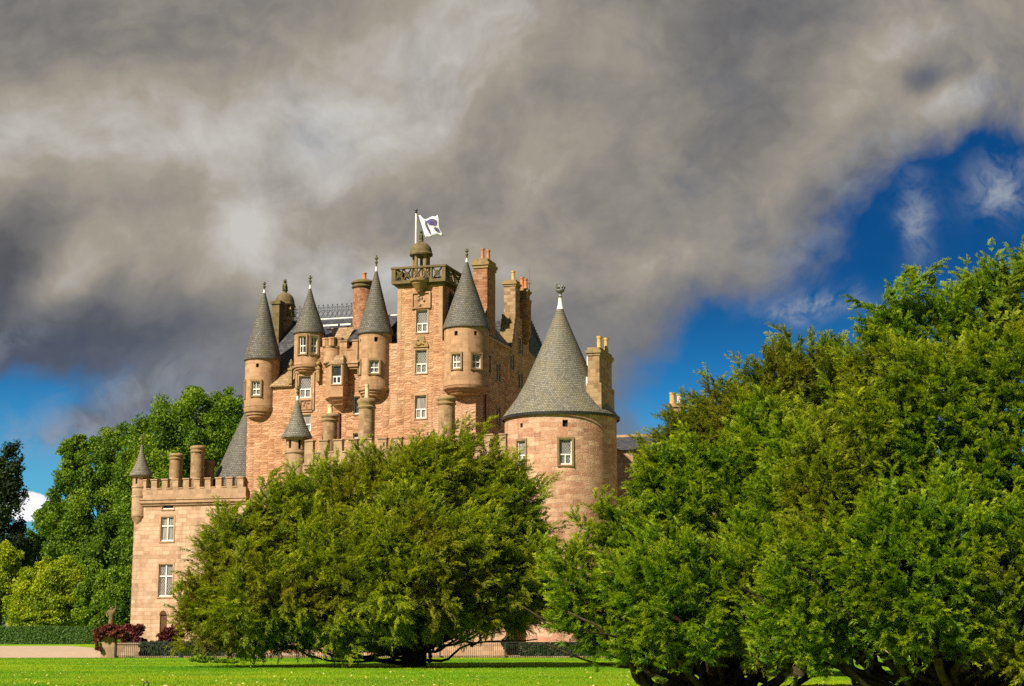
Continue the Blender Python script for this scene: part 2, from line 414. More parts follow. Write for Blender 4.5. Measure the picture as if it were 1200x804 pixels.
M['yew_green'] = leaf_mat('green_yew', [(0.016, 0.054, 0.003), (0.082, 0.172, 0.004), (0.255, 0.350, 0.006), (0.52, 0.54, 0.014)], 0.36, 0.25, (0.30, 0.225, 0.012), 0.4)
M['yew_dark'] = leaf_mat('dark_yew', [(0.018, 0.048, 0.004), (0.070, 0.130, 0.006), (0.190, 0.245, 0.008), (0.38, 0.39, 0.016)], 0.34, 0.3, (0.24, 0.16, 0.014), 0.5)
M['leaf_mid'] = leaf_mat('broad_leaf', [(0.040, 0.088, 0.005), (0.090, 0.168, 0.007), (0.165, 0.255, 0.009), (0.27, 0.34, 0.014)], 0.38)
M['leaf_dark'] = leaf_mat('dark_leaf', [(0.010, 0.022, 0.006), (0.018, 0.036, 0.008), (0.028, 0.052, 0.010), (0.042, 0.068, 0.012)], 0.2)  # dark green leaves of conifer and shrub, also used for the railing strips
M['leaf_lime'] = leaf_mat('lime_leaf', [(0.10, 0.165, 0.005), (0.21, 0.29, 0.006), (0.33, 0.38, 0.008), (0.46, 0.47, 0.012)], 0.40)
M['leaf_hedge'] = leaf_mat('hedge_leaf', [(0.030, 0.070, 0.010), (0.045, 0.10, 0.012), (0.06, 0.125, 0.014), (0.08, 0.15, 0.018)], 0.2)
M['leaf_red'] = leaf_mat('purple_leaf', [(0.035, 0.008, 0.010), (0.075, 0.014, 0.016), (0.125, 0.022, 0.022), (0.17, 0.045, 0.026)], 0.25)
M['leaf_rust'] = leaf_mat('rust_leaf', [(0.045, 0.010, 0.008), (0.10, 0.020, 0.014), (0.16, 0.042, 0.018), (0.20, 0.085, 0.03)], 0.25)

def lawn_mat():
    mt, t, out = new_mat('mown_lawn')
    geo = t.node('ShaderNodeTexCoord').outputs['Object']
    st = t.vm('MULTIPLY', geo, (0.35, 1.0, 1.0))
    n1 = t.noise(st, 0.14, 5, 0.6)[0]
    n2 = t.noise(geo, 1.1, 5, 0.65)[0]
    n3 = t.noise(geo, 14.0, 3, 0.7)[0]
    v = t.m('ADD', t.m('MULTIPLY_ADD', n1, 1.25, -0.22), t.m('MULTIPLY', t.m('SUBTRACT', n2, 0.5), 0.55))
    col = t.ramp(v, [(0.22, (0.045, 0.195, 0.002)), (0.36, (0.110, 0.265, 0.002)), (0.50, (0.215, 0.315, 0.002)), (0.68, (0.33, 0.35, 0.004))])
    col = t.mix(t.m('MULTIPLY', t.ss(n3, 0.45, 0.75), 0.35), col, (0.05, 0.10, 0.006, 1))
    principled(t, out, col, 0.8, 0.1, n3, 0.5, 0.03)
    return mt
M['lawn'] = lawn_mat()
M['blade'] = leaf_mat('grass_blade', [(0.060, 0.21, 0.002), (0.130, 0.285, 0.002), (0.24, 0.34, 0.003), (0.35, 0.375, 0.008)], 0.35, 0.12, (0.05, 0.19, 0.006), 0.6)
M['gravel'] = rough_mat('pinkish_gravel', (0.33, 0.245, 0.17), (0.46, 0.35, 0.25), 1.2, 0.95, 0.1, bstr=0.5)
M['deadleaf'] = leaf_mat('fallen_leaf', [(0.30, 0.25, 0.04), (0.42, 0.34, 0.06), (0.48, 0.42, 0.12), (0.5, 0.46, 0.2)], 0.2)
# ------------------------------------------------------------------ mesh helpers
def auto_uv(pts):
    a, b, c = pts[0], pts[1], pts[2]
    n = (Vector(b) - Vector(a)).cross(Vector(c) - Vector(a))
    if n.length < 1e-9 and len(pts) > 3:
        n = (Vector(c) - Vector(a)).cross(Vector(pts[3]) - Vector(a))
    if n.length < 1e-9:
        n = Vector((0, 0, 1))
    n.normalize()
    t = Vector((0, 0, 1)).cross(n)
    t = Vector((1, 0, 0)) if t.length < 0.05 else t.normalized()
    b_ = n.cross(t)
    return [(Vector(p).dot(t), Vector(p).dot(b_)) for p in pts]

class MB:
    def __init__(s):
        s.v = []; s.f = []; s.uv = []; s.mi = []; s.sm = []
    def face(s, pts, uv=None, mi=0, sm=False):
        k = len(s.v)
        s.v.extend([tuple(p) for p in pts])
        s.f.append(tuple(range(k, k + len(pts))))
        s.uv.extend(uv if uv else auto_uv(pts))
        s.mi.append(mi); s.sm.append(sm)
    def box(s, x0, x1, y0, y1, z0, z1, mi=0):
        a = [(x0, y0, z0), (x1, y0, z0), (x1, y1, z0), (x0, y1, z0), (x0, y0, z1), (x1, y0, z1), (x1, y1, z1), (x0, y1, z1)]
        for q in ((0, 1, 5, 4), (1, 2, 6, 5), (2, 3, 7, 6), (3, 0, 4, 7), (4, 5, 6, 7), (3, 2, 1, 0)):
            s.face([a[i] for i in q], mi=mi)
    def lathe(s, prof, cx=0, cy=0, seg=32, mi=0, a0=0.0, a1=2 * math.pi, sm=True, capb=True, capt=True):
        full = abs(a1 - a0 - 2 * math.pi) < 1e-6
        rref = max(r for r, z in prof)
        vv = [0.0]
        for i in range(1, len(prof)):
            vv.append(vv[-1] + math.hypot(prof[i][0] - prof[i - 1][0], prof[i][1] - prof[i - 1][1]))
        P = lambda a, r, z: (cx + r * math.sin(a), cy - r * math.cos(a), z)
        for j in range(seg):
            A = a0 + (a1 - a0) * j / seg; B = a0 + (a1 - a0) * (j + 1) / seg
            for i in range(len(prof) - 1):
                r0, z0 = prof[i]; r1, z1 = prof[i + 1]
                uA, uB = A * rref, B * rref
                pts = [P(A, r0, z0), P(B, r0, z0), P(B, r1, z1), P(A, r1, z1)]
                uv = [(uA, vv[i]), (uB, vv[i]), (uB, vv[i + 1]), (uA, vv[i + 1])]
                if r0 < 1e-4: pts, uv = pts[1:], uv[1:]
                elif r1 < 1e-4: pts, uv = pts[:3], uv[:3]
                s.face(pts, uv, mi, sm)
        if capt and prof[-1][0] > 1e-3:
            s.face([P(a0 + (a1 - a0) * j / seg, *prof[-1]) for j in range(seg if full else seg + 1)], mi=mi)
        if capb and prof[0][0] > 1e-3:
            s.face([P(a0 + (a1 - a0) * j / seg, *prof[0]) for j in range(seg if full else seg + 1)][::-1], mi=mi)
    def holed(s, mapf, s0, s1, z0, z1, holes=(), depth=0.3, step=None, mi=0, rmi=None, sm=False):
        """a wall s0..s1, z0..z1 with real openings; mapf(s, z, d) gives the point d metres into the wall"""
        rmi = mi if rmi is None else rmi
        ss_ = {s0, s1}; zs = {z0, z1}
        for (c, wd, zb, zt) in holes:
            ss_ |= {c - wd / 2, c + wd / 2}; zs |= {zb, zt}
        ss_ = sorted(x for x in ss_ if s0 - 1e-6 <= x <= s1 + 1e-6); zs = sorted(z for z in zs if z0 - 1e-6 <= z <= z1 + 1e-6)
        if step:
            o = [ss_[0]]
            for x in ss_[1:]:
                n = max(1, int(math.ceil((x - o[-1]) / step))); b = o[-1]
                for i in range(1, n + 1): o.append(b + (x - b) * i / n)
            ss_ = o
        for i in range(len(ss_) - 1):
            for j in range(len(zs) - 1):
                cs = (ss_[i] + ss_[i + 1]) / 2; cz = (zs[j] + zs[j + 1]) / 2
                if any(abs(cs - c) < wd / 2 and zb < cz < zt for (c, wd, zb, zt) in holes): continue
                q = [(ss_[i], zs[j]), (ss_[i + 1], zs[j]), (ss_[i + 1], zs[j + 1]), (ss_[i], zs[j + 1])]
                s.face([mapf(a, b, 0) for a, b in q], q, mi, sm)
        for (c, wd, zb, zt) in holes:
            a, b = c - wd / 2, c + wd / 2
            for (p, q) in (((a, zb), (a, zt)), ((b, zt), (b, zb)), ((a, zt), (b, zt)), ((b, zb), (a, zb))):
                pts = [mapf(p[0], p[1], 0), mapf(q[0], q[1], 0), mapf(q[0], q[1], depth), mapf(p[0], p[1], depth)]
                s.face(pts, [(0, p[1]), (0.01, q[1]), (depth, q[1]), (depth, p[1])], rmi)
    def tube(s, pts, rad, seg=8, mi=0):
        pts = [Vector(p) for p in pts]
        rings = []
        for i, p in enumerate(pts):
            d = (pts[min(i + 1, len(pts) - 1)] - pts[max(i - 1, 0)]).normalized()
            t = d.cross(Vector((0, 0, 1)));
            t = d.cross(Vector((1, 0, 0))) if t.length < 0.1 else t
            t.normalize(); b = d.cross(t)
            r = rad[i] if isinstance(rad, (list, tuple)) else rad
            rings.append([p + (t * math.cos(2 * math.pi * k / seg) + b * math.sin(2 * math.pi * k / seg)) * r for k in range(seg)])
        for i in range(len(rings) - 1):
            for k in range(seg):
                k2 = (k + 1) % seg
                s.face([rings[i][k], rings[i][k2], rings[i + 1][k2], rings[i + 1][k]], mi=mi, sm=True)
        s.face(rings[0][::-1], mi=mi); s.face(rings[-1], mi=mi)
    def mesh(s, name, mats, weld=True, sharp=40):
        me = bpy.data.meshes.new(name)
        me.from_pydata(s.v, [], s.f)
        ul = me.uv_layers.new(name='UVMap')
        ul.data.foreach_set('uv', np.array(s.uv, dtype=np.float32).ravel())
        me.polygons.foreach_set('material_index', s.mi)
        me.polygons.foreach_set('use_smooth', s.sm)
        for m_ in mats: me.materials.append(m_)
        if weld:
            import bmesh
            bm = bmesh.new(); bm.from_mesh(me)
            bmesh.ops.remove_doubles(bm, verts=bm.verts, dist=1e-4)
            bm.to_mesh(me); bm.free()
            if any(s.sm): me.set_sharp_from_angle(angle=R(sharp))
        me.update()
        return me
    def build(s, name, mats, parent=None, **kw):
        mats = mats if isinstance(mats, (list, tuple)) else [mats]
        return link(name, s.mesh(name, [M[m_] if isinstance(m_, str) else m_ for m_ in mats], **kw), parent)

def link(name, me, parent=None, loc=None, rz=None):
    o = bpy.data.objects.new(name, me)
    COL.objects.link(o)
    if parent is not None: o.parent = parent
    if loc is not None: o.location = loc
    if rz is not None: o.rotation_euler = (0, 0, rz)
    return o
def empty(name, loc=(0, 0, 0), rz=0.0):
    o = bpy.data.objects.new(name, None)
    o.empty_display_size = 0.5
    COL.objects.link(o)
    o.location = loc; o.rotation_euler = (0, 0, rz)
    return o
def tag(o, label=None, cat=None, group=None, kind=None):
    if label: o['label'] = label
    if cat: o['category'] = cat
    if group: o['group'] = group
    if kind: o['kind'] = kind
    return o

# ------------------------------------------------------------------ surveying: sight lines measured in the photograph
def ray(px, py):
    x = (px - 600) / FPX; v = (402 - py) / FPX
    return Vector((x, math.cos(PITCH) - v * math.sin(PITCH), math.sin(PITCH) + v * math.cos(PITCH)))
def at(px, py, D):
    d = ray(px, py)
    return CAM + d * (D / d.y)
def ground(px, py, z=0.0):
    d = ray(px, py)
    return CAM + d * ((z - CAM.z) / d.z)

# ------------------------------------------------------------------ setting: lawn, drive, forecourt
def sheet(name, pts, z, mat, label, cat):
    mb = MB()
    mb.face([(x, y, z) for x, y in pts])
    return tag(mb.build(name, mat, weld=False), label, cat, kind='structure')
sheet('lawn', [(-3000, -300), (3000, -300), (3000, 6000), (-3000, 6000)], 0.0, 'lawn', 'bright green mown lawn in front of the castle', 'lawn')
sheet('path', [(-140, 116), (-38, 113.2), (-26.5, 113.2), (-26.5, 122), (-33, 150), (-52, 205), (-260, 205)], 0.012, 'gravel', 'pale pinkish gravel drive before the clipped hedge', 'path')
sheet('forecourt', [(-26.4, 116.6), (70, 116.6), (70, 200), (-33, 185)], 0.012, 'gravel', 'pale gravel forecourt behind the iron railings', 'forecourt')

# ------------------------------------------------------------------ castle
BETA = R(17.0)
CO = Vector((-6.75, 135.0, 0.0))
castle = empty('castle', CO, -BETA)
tag(castle, 'pink sandstone castle with slate cone roofed turrets, chimneys and battlements', 'castle')
RL = Matrix.Rotation(BETA, 3, 'Z')
CL = RL @ (CAM - CO)
def W(px, py, y=0.0):
    d = RL @ ray(px, py)
    k = (y - CL.y) / d.y
    p = CL + d * k
    return p.x, p.z
def Wx(px, py, x):
    d = RL @ ray(px, py)
    p = CL + d * ((x - CL.x) / d.x)
    return p.y, p.z
def mpp(px, py, y=0.0):
    d = RL @ ray(px, py)
    return ((y - CL.y) / d.y) / FPX
VIEW = BETA      # the side of a round tower that faces the photographer

_wcache = {}
def window_meshes(wd, h, style, surround):
    key = (round(wd, 2), round(h, 2), style, surround)
    if key in _wcache: return _wcache[key]
    f = MB()
    e = 0.055
    def bar(x0, x1, z0, z1, y0=0.10, y1=0.17): f.box(x0, x1, y0, y1, z0, z1, 0)
    bar(-wd / 2, -wd / 2 + e, 0, h); bar(wd / 2 - e, wd / 2, 0, h)
    xi = wd / 2 - e
    bar(-xi, xi, h - e, h); bar(-xi, xi, 0, 0.10)
    if style == 'sash':
        t_ = h * 0.40
        bar(-xi, xi, t_ - 0.05, t_ + 0.05, 0.09, 0.165); bar(-0.045, 0.045, 0.10, t_ - 0.05)
        bar(-xi, -xi + 0.05, 0.10, t_ - 0.05, 0.105, 0.168); bar(xi - 0.05, xi, 0.10, t_ - 0.05, 0.105, 0.168)
    elif style == 'cross':
        t_ = h * 0.63
        bar(-0.05, 0.05, 0.10, h - e, 0.085, 0.165); bar(-xi, -0.05, t_ - 0.05, t_ + 0.05, 0.09, 0.165); bar(0.05, xi, t_ - 0.05, t_ + 0.05, 0.09, 0.165)
    elif style == 'small':
        t_ = h * 0.45
        bar(-xi, xi, t_ - 0.045, t_ + 0.045, 0.09, 0.165)
        bar(-0.03, 0.03, 0.10, t_ - 0.045); bar(-0.02, 0.02, t_ + 0.045, h - e)
        bar(-xi, -xi + 0.05, 0.10, h - e, 0.105, 0.168)
    fm = f.mesh('window_frame', [M['white']])
    p = MB(); p.box(-wd / 2, wd / 2, 0.175, 0.20, 0, h)
    pm = p.mesh('pane', [M['glass'] if style != 'dark' else M['dglass']])
    sm_ = None
    if surround:
        s_ = MB(); k = surround
        s_.box(-wd / 2 - k, -wd / 2 - 0.003, -0.045, 0.06, -0.02, h + 0.02); s_.box(wd / 2 + 0.003, wd / 2 + k, -0.045, 0.06, -0.02, h + 0.02)
        s_.box(-wd / 2 - k, wd / 2 + k, -0.05, 0.06, h + 0.021, h + 0.021 + k * 1.1); s_.box(-wd / 2 - k, wd / 2 + k, -0.075, 0.06, -0.021 - k * 0.8, -0.021)
        sm_ = s_.mesh('window_surround', [M['oldjamb' if surround == 0.14 else 'dressed']])
    _wcache[key] = (fm, pm, sm_)
    return _wcache[key]
def window(parent, x, y, z, rz, wd, h, style='sash', surround=0.16):
    fm, pm, sm_ = window_meshes(wd, h, style, surround)
    o = link('window', fm, parent, (x, y, z), rz)
    pv = _wcache.setdefault('panes', {})
    q = random.random()
    if style != 'dark' and q < 0.30:      # some rooms have drawn curtains or plain dark glass
        key = (pm.name, q < 0.16)
        if key not in pv:
            pv[key] = pm.copy(); pv[key].materials.clear(); pv[key].materials.append(M['cglass'] if q < 0.16 else M['dglass'])
        pm = pv[key]
    link('pane', pm, o)
    if sm_ is not None: link('surround', sm_, o)
    return o
def dark_opening(parent, name, x, y, z, rz, wd, h):
    b = MB(); b.box(-wd / 2, wd / 2, 0.20, 0.24, 0, h)
    return link(name, b.mesh(name, [M['hole']]), parent, (x, y, z), rz)

def hole_px(px0, px1, py0, py1, y=0.0):
    x0, zt = W(px0, py0, y); x1, zb = W(px1, py1, y)
    return ((x0 + x1) / 2, x1 - x0, zb, zt)
plane_front = lambda y: (lambda s_, z_, d: (s_, y + d, z_))

# --- keep: long front wall, right return, back
kx0 = W(289, 520)[0]; kx1 = W(557.5, 480)[0]
kxm = W(345, 452)[0]
z_left = W(330, 452)[1]; z_keep = W(430, 404)[1]
DEPTH = 19.0
keep_holes_px = [(350.5, 364, 441, 466, 'sash', 0.16), (353, 364, 486, 505, 'sash', 0), (487, 500, 410.5, 437, 'sash', 0.1), (486.5, 499.5, 464, 490, 'sash', 0.1),
                 (414.5, 422, 465, 485, 'dark', 0), (414, 420, 508, 514, 'dark', 0), (388.5, 400, 427, 450, 'sash', 0)]
keep_holes = [hole_px(*h[:4]) for h in keep_holes_px[:6]]
k = MB()
HA = [h for h in keep_holes if h[0] < kxm]; HB = [h for h in keep_holes if h[0] >= kxm]
k.holed(plane_front(0.0), kx0, kxm, 0, z_left, HA, 0.3)
k.holed(plane_front(0.0), kxm, kx1, 0, z_keep, HB, 0.3)
k.face([(kxm, 0, z_left), (kxm, 8, z_left), (kxm, 8, z_keep), (kxm, 0, z_keep)])
k.face([(kx0, DEPTH * 0.6, 0), (kx0, 0, 0), (kx0, 0, z_left), (kx0, DEPTH * 0.6, z_left)])
# right return (in shade): heights follow the eaves
rz1 = Wx(585, 404, kx1)[1]
yg0 = Wx(598.5, 400, kx1)[0]; yg1 = Wx(620.5, 400, kx1)[0]
zg = Wx(608, 372, kx1)[1]
side_map = lambda s_, z_, d: (kx1 - d, s_, z_)
def hole_side(px0, px1, py0, py1):
    a, zt = Wx(px0, py0, kx1); b, zb = Wx(px1, py1, kx1)
    return ((a + b) / 2, b - a, zb, zt)
side_px = [(582, 586, 424, 448), (582, 586, 476, 500), (598, 602, 414, 435), (608, 612.5, 393, 417), (607.5, 612, 436, 457), (572, 574.5, 416, 437)]
side_holes = [hole_side(*h) for h in side_px]
SH1 = [h for h in side_holes if h[0] + h[1] / 2 < yg0]; SH2 = [h for h in side_holes if h[0] - h[1] / 2 > yg0]
k.holed(side_map, 0, yg0, 0, rz1, SH1, 0.3)
yck = Wx(603.5, 380, kx1)[0]
SHa = [h for h in side_holes if yg0 < h[0] < yck and h[3] < rz1]; SH2 = [h for h in side_holes if h[0] - h[1] / 2 > yck and h[0] < yg1]
side_holes = SH1 + SHa + SH2
k.holed(side_map, yg0, yck, 0, rz1, SHa, 0.3)
k.face([(kx1, yg0, rz1), (kx1, yck, rz1), (kx1, yck, zg)])
k.holed(side_map, yck, yg1, 0, zg, SH2, 0.3)
zb_ = Wx(628, 414, kx1)[1]
k.holed(side_map, yg1, DEPTH, 0, zb_, [], 0.3)
k.face([(kx1 - 1.1, yg1, rz1), (kx1, yg1, rz1), (kx1, yg1, zg), (kx1 - 1.1, yg1, zg)])
k.face([(kx1 - 1.1, yg0, rz1), (kx1 - 1.1, yg1, rz1), (kx1 - 1.1, yg1, zg), (kx1 - 1.1, yck, zg)])
k.face([(kx1, yck, zg), (kx1, yg1, zg), (kx1 - 1.1, yg1, zg), (kx1 - 1.1, yck, zg)])
k.face([(kx1, DEPTH, 0), (kx1 - 10, DEPTH, 0), (kx1 - 10, DEPTH, zb_), (kx1, DEPTH, zb_)])
k.face([(kx1 - 10, DEPTH, 0), (kx0, DEPTH * 0.6, 0), (kx0, DEPTH * 0.6, z_left), (kx1 - 10, DEPTH, z_left)])
k.build('keep_wall', 'keep', castle)
for h, d in zip(keep_holes, keep_holes_px):
    if d[4] == 'dark' : window(castle, h[0], 0, h[2], 0, h[1], h[3] - h[2], 'dark', 0.1)
    else: window(castle, h[0], 0, h[2], 0, h[1], h[3] - h[2], d[4], d[5])
for h in side_holes:
    window(castle, kx1, h[0], h[2], math.pi / 2, h[1], h[3] - h[2], 'dark', 0.12)
# eaves course of the shaded side
e = MB(); e.box(kx1 - 0.3, kx1 + 0.14, 0.9, yg0 - 0.01, rz1, rz1 + 0.22)
e.build('eaves_course', 'dressed', castle)

# carved panel under the oriel window, over the cap-house window and the pediment
def carved(name, px0, px1, py0, py1, y, mat='keep', rim=0.10, seed=1):
    x0, z1 = W(px0, py0, y); x1, z0 = W(px1, py1, y)
    r_ = random.Random(seed)
    b = MB()
    b.box(x0, x1, y - 0.05, y + 0.02, z0, z1)
    for (a, c, e_, f_) in ((x0, x0 + rim, z0, z1), (x1 - rim, x1, z0, z1), (x0 + rim, x1 - rim, z1 - rim, z1), (x0 + rim, x1 - rim, z0, z0 + rim)):
        b.box(a, c, y - 0.16, y - 0.051, e_, f_)
    w_, h_ = x1 - x0 - 2 * rim, z1 - z0 - 2 * rim
    for i in range(9):      # weathered relief
        cx = x0 + rim + w_ * r_.uniform(0.25, 0.75); cz = z0 + rim + h_ * r_.uniform(0.12, 0.85); rr = min(w_, h_) * r_.uniform(0.06, 0.14)
        b.lathe([(0, cz - rr), (rr * 0.8, cz - rr * 0.6), (rr, cz), (rr * 0.8, cz + rr * 0.6), (0, cz + rr)], cx, y - 0.06, 8)
    return b.build(name, mat, castle)
carved('carved_panel', 483, 505, 343, 361, 0.0, 'turret', 0.12, 3)
carved('carved_panel', 352, 366, 468.5, 480, 0.0, 'turret', 0.08, 5)
# carved pediment
pdx, pdz = W(493.5, 407, 0); s_ = mpp(493, 400)
pm_ = MB()
hw, hh = 9.5 * s_, 15 * s_
prof = [(-1, 0), (-0.9, 0.3), (-0.55, 0.55), (-0.42, 0.85), (0, 1.0), (0.42, 0.85), (0.55, 0.55), (0.9, 0.3), (1, 0)]
fr = [(pdx + a * hw, -0.14, pdz + b * hh) for a, b in prof]; bk = [(x, 0.0, z) for x, _, z in fr]
pm_.face(fr[::-1])
for i in range(len(fr)):
    j = (i + 1) % len(fr); pm_.face([fr[i], fr[j], bk[j], bk[i]])
rr_ = random.Random(4)
for i in range(8):
    a = rr_.uniform(-0.6, 0.6); z_ = pdz + hh * rr_.uniform(0.1, 0.75 - abs(a) * 0.5); r0 = 0.10
    pm_.lathe([(0, z_ - r0), (r0, z_), (0, z_ + r0)], pdx + a * hw, -0.15, 8)
pm_.build('carved_pediment', 'lichenstone', castle)

# --- cap house with balustraded look-out, over the stair
cx0 = W(466, 370)[0]; cx1 = W(518.5, 370)[0]; zc1 = W(492, 334.5)[1]
ycd = Wx(537, 360, cx1)[0]
ch = hole_px(488, 501, 364, 389)
c = MB()
c.holed(plane_front(-0.004), cx0, cx1, z_keep - 0.4, zc1, [ch], 0.3)
c.holed(lambda s_, z_, d: (cx1 - d, s_, z_), -0.004, ycd, z_keep - 0.4, zc1)
c.holed(lambda s_, z_, d: (cx0 + d, s_, z_), -0.004, ycd, z_keep - 0.4, zc1)
c.face([(cx1, ycd, z_keep - 1), (cx0, ycd, z_keep - 1), (cx0, ycd, zc1), (cx1, ycd, zc1)])
c.build('cap_house', 'keep', castle)
window(castle, ch[0], -0.004, ch[2], 0, ch[1], ch[3] - ch[2], 'sash', 0.1)
for a in (cx0, cx1 - 0.30):      # angle margins in dressed stone
    q = MB(); q.box(a - 0.012, a + 0.312, -0.03, 0.25, z_keep + 0.3, zc1 - 0.02)
    q.build('quoin', 'dressed', castle)
b0 = cx0 - 0.42; b1 = cx1 + 0.36; yb0 = -0.40; yb1 = ycd + 0.4
zb0 = zc1; zb1 = W(492, 329)[1]; zb2 = W(492, 311.5, yb0)[1]
bal = MB()
bal.box(b0 + 0.22, b1 - 0.22, yb0 + 0.2, yb1 - 0.2, zb0, zb0 + 0.16); bal.box(b0, b1, yb0, yb1, zb0 + 0.161, zb0 + 0.42)
zr = zb0 + 0.421
bal.box(b0 - 0.06, b1 + 0.06, yb0 - 0.06, yb0 + 0.30, zb2 - 0.16, zb2); bal.box(b0 - 0.06, b0 + 0.30, yb0 + 0.301, yb1 + 0.06, zb2 - 0.16, zb2); bal.box(b1 - 0.30, b1 + 0.06, yb0 + 0.301, yb1 + 0.06, zb2 - 0.16, zb2)
bal.box(b0 + 0.301, b1 - 0.301, yb1 - 0.30, yb1 + 0.06, zb2 - 0.16, zb2)
ztop = zb2 - 0.161
def pier(a, b_): bal.box(a, b_, yb0, yb0 + 0.24, zr, ztop)
wdt = b1 - b0
for a, b_ in ((b0, b0 + 0.34), (b0 + wdt * 0.36, b0 + wdt * 0.36 + 0.14), (b0 + wdt * 0.72, b0 + wdt * 0.72 + 0.14), (b1 - 0.30, b1)): pier(a, b_)
for yy in (yb0 + 0.9, yb0 + 2.2, yb1 - 0.25):
    bal.box(b1 - 0.24, b1, yy, yy + 0.25, zr, ztop); bal.box(b0, b0 + 0.24, yy, yy + 0.25, zr, ztop)
# pierced tracery panels: crossed bars and a ring
def trac(a, b_):
    n = max(1, int(round((b_ - a) / 0.62)))
    for i in range(n):
        u0 = a + (b_ - a) * i / n; u1 = a + (b_ - a) * (i + 1) / n; zm = (zr + ztop) / 2; um = (u0 + u1) / 2
        for p0, p1 in (((u0, zr), (u1, ztop)), ((u0, ztop), (u1, zr))):
            bal.tube([(p0[0], yb0 + 0.12, p0[1]), (p1[0], yb0 + 0.12, p1[1])], 0.075, 4)
        bal.tube([(um + 0.2 * math.cos(t), yb0 + 0.12, zm + 0.2 * math.sin(t)) for t in np.linspace(0, 2 * math.pi, 11)], 0.055, 4)
trac(b0 + 0.34, b0 + wdt * 0.36); trac(b0 + wdt * 0.36 + 0.14, b0 + wdt * 0.72); trac(b0 + wdt * 0.72 + 0.14, b1 - 0.30)
for y0_, y1_ in ((yb0 + 0.24, yb0 + 0.9), (yb0 + 1.15, yb0 + 2.2), (yb0 + 2.45, yb1 - 0.25)):
    for p0, p1 in (((y0_, zr), (y1_, ztop)), ((y0_, ztop), (y1_, zr))):
        for xx in (b1 - 0.12, b0 + 0.12): bal.tube([(xx, p0[0], p0[1]), (xx, p1[0], p1[1])], 0.085, 4)
bal.build('balcony', 'mossstone', castle)
bx, _z = W(491, 335, yb0)
s_ = mpp(491, 335)
bo = MB()
bo.lathe([(0.0, zb0 - 0.62), (3.0 * s_, zb0 - 0.60), (5.5 * s_, zb0 - 0.36), (6.2 * s_, zb0 - 0.30), (8.5 * s_, zb0 - 0.02), (9.5 * s_, zb0 + 0.05), (9.5 * s_, zb0 + 0.13), (12 * s_, zb0 + 0.26), (12.5 * s_, zb0 + 0.44), (0.5, zb0 + 0.445)], bx, yb0 + 0.20, 24)
bo.build('corbel_bow', 'lichenstone', castle)
# cupola: open lantern under a dome, with a carved lion
cux = W(493.5, 300, 1.6)[0]; cuy = 1.6
zu0 = zb0 + 0.42; zu1 = W(493, 300, cuy)[1]; zu2 = W(493, 283.5, cuy)[1]
s_ = mpp(493, 300, cuy)
cu = MB()
cu.lathe([(12 * s_, zu0), (12 * s_, zu0 + 0.5), (11 * s_, zu0 + 0.55)], cux, cuy, 16)
for i in range(5):
    a = R(17 + 36 + 72 * i); cu.lathe([(2.6 * s_, zu0 + 0.5), (2.1 * s_, zu0 + 0.65), (1.9 * s_, zu1 - 0.15), (2.6 * s_, zu1)], cux + 9.0 * s_ * math.sin(a), cuy - 9.0 * s_ * math.cos(a), 8)
cu.build('cupola', 'lichenstone', castle)
dm = MB()
hd = zu2 - zu1
dm.lathe([(0.2, zu1 - 0.02), (13.4 * s_, zu1), (13.9 * s_, zu1 + 0.12), (12.9 * s_, zu1 + 0.26)] + [(12.8 * s_ * math.cos(t), zu1 + 0.26 + (hd - 0.26) * math.sin(t)) for t in np.linspace(0.05, 1.40, 8)] + [(2.6 * s_, zu2 + 0.02), (2.6 * s_, zu2 + 0.16), (1.8 * s_, zu2 + 0.2)], cux, cuy, 24)
dm.build('dome', 'mossstone', castle)
def lion(name, cx, cy, z0, h, mat):
    """seated heraldic beast: haunches, chest, head, ears, paws"""
    b = MB(); u = h
    b.lathe([(0.26 * u, z0), (0.27 * u, z0 + 0.07 * u)], cx, cy, 12)
    b.lathe([(0.16 * u, z0 + 0.07 * u), (0.23 * u, z0 + 0.16 * u), (0.215 * u, z0 + 0.32 * u), (0.18 * u, z0 + 0.45 * u), (0.17 * u, z0 + 0.58 * u), (0.11 * u, z0 + 0.70 * u)], cx, cy, 12)
    b.lathe([(0.05 * u, z0 + 0.66 * u), (0.14 * u, z0 + 0.72 * u), (0.165 * u, z0 + 0.82 * u), (0.13 * u, z0 + 0.93 * u), (0.04 * u, z0 + 0.99 * u)], cx - 0.02 * u, cy - 0.04 * u, 12)
    for sx in (-1, 1):
        b.lathe([(0.035 * u, z0 + 0.90 * u), (0.03 * u, z0 + 0.97 * u), (0.005, z0 + 1.02 * u)], cx + sx * 0.10 * u, cy - 0.03 * u, 6)
        b.tube([(cx + sx * 0.13 * u, cy - 0.10 * u, z0 + 0.56 * u), (cx + sx * 0.12 * u, cy - 0.22 * u, z0 + 0.36 * u), (cx + sx * 0.10 * u, cy - 0.21 * u, z0 + 0.10 * u)], [0.07 * u, 0.055 * u, 0.06 * u], 6)
    b.tube([(cx, cy - 0.14 * u, z0 + 0.82 * u), (cx, cy - 0.25 * u, z0 + 0.79 * u)], [0.08 * u, 0.06 * u], 6)
    return b.build(name, mat, castle)
lion('carved_beast', cux, cuy, zu2 + 0.18, W(494, 270, cuy)[1] - zu2 - 0.18, 'finial')

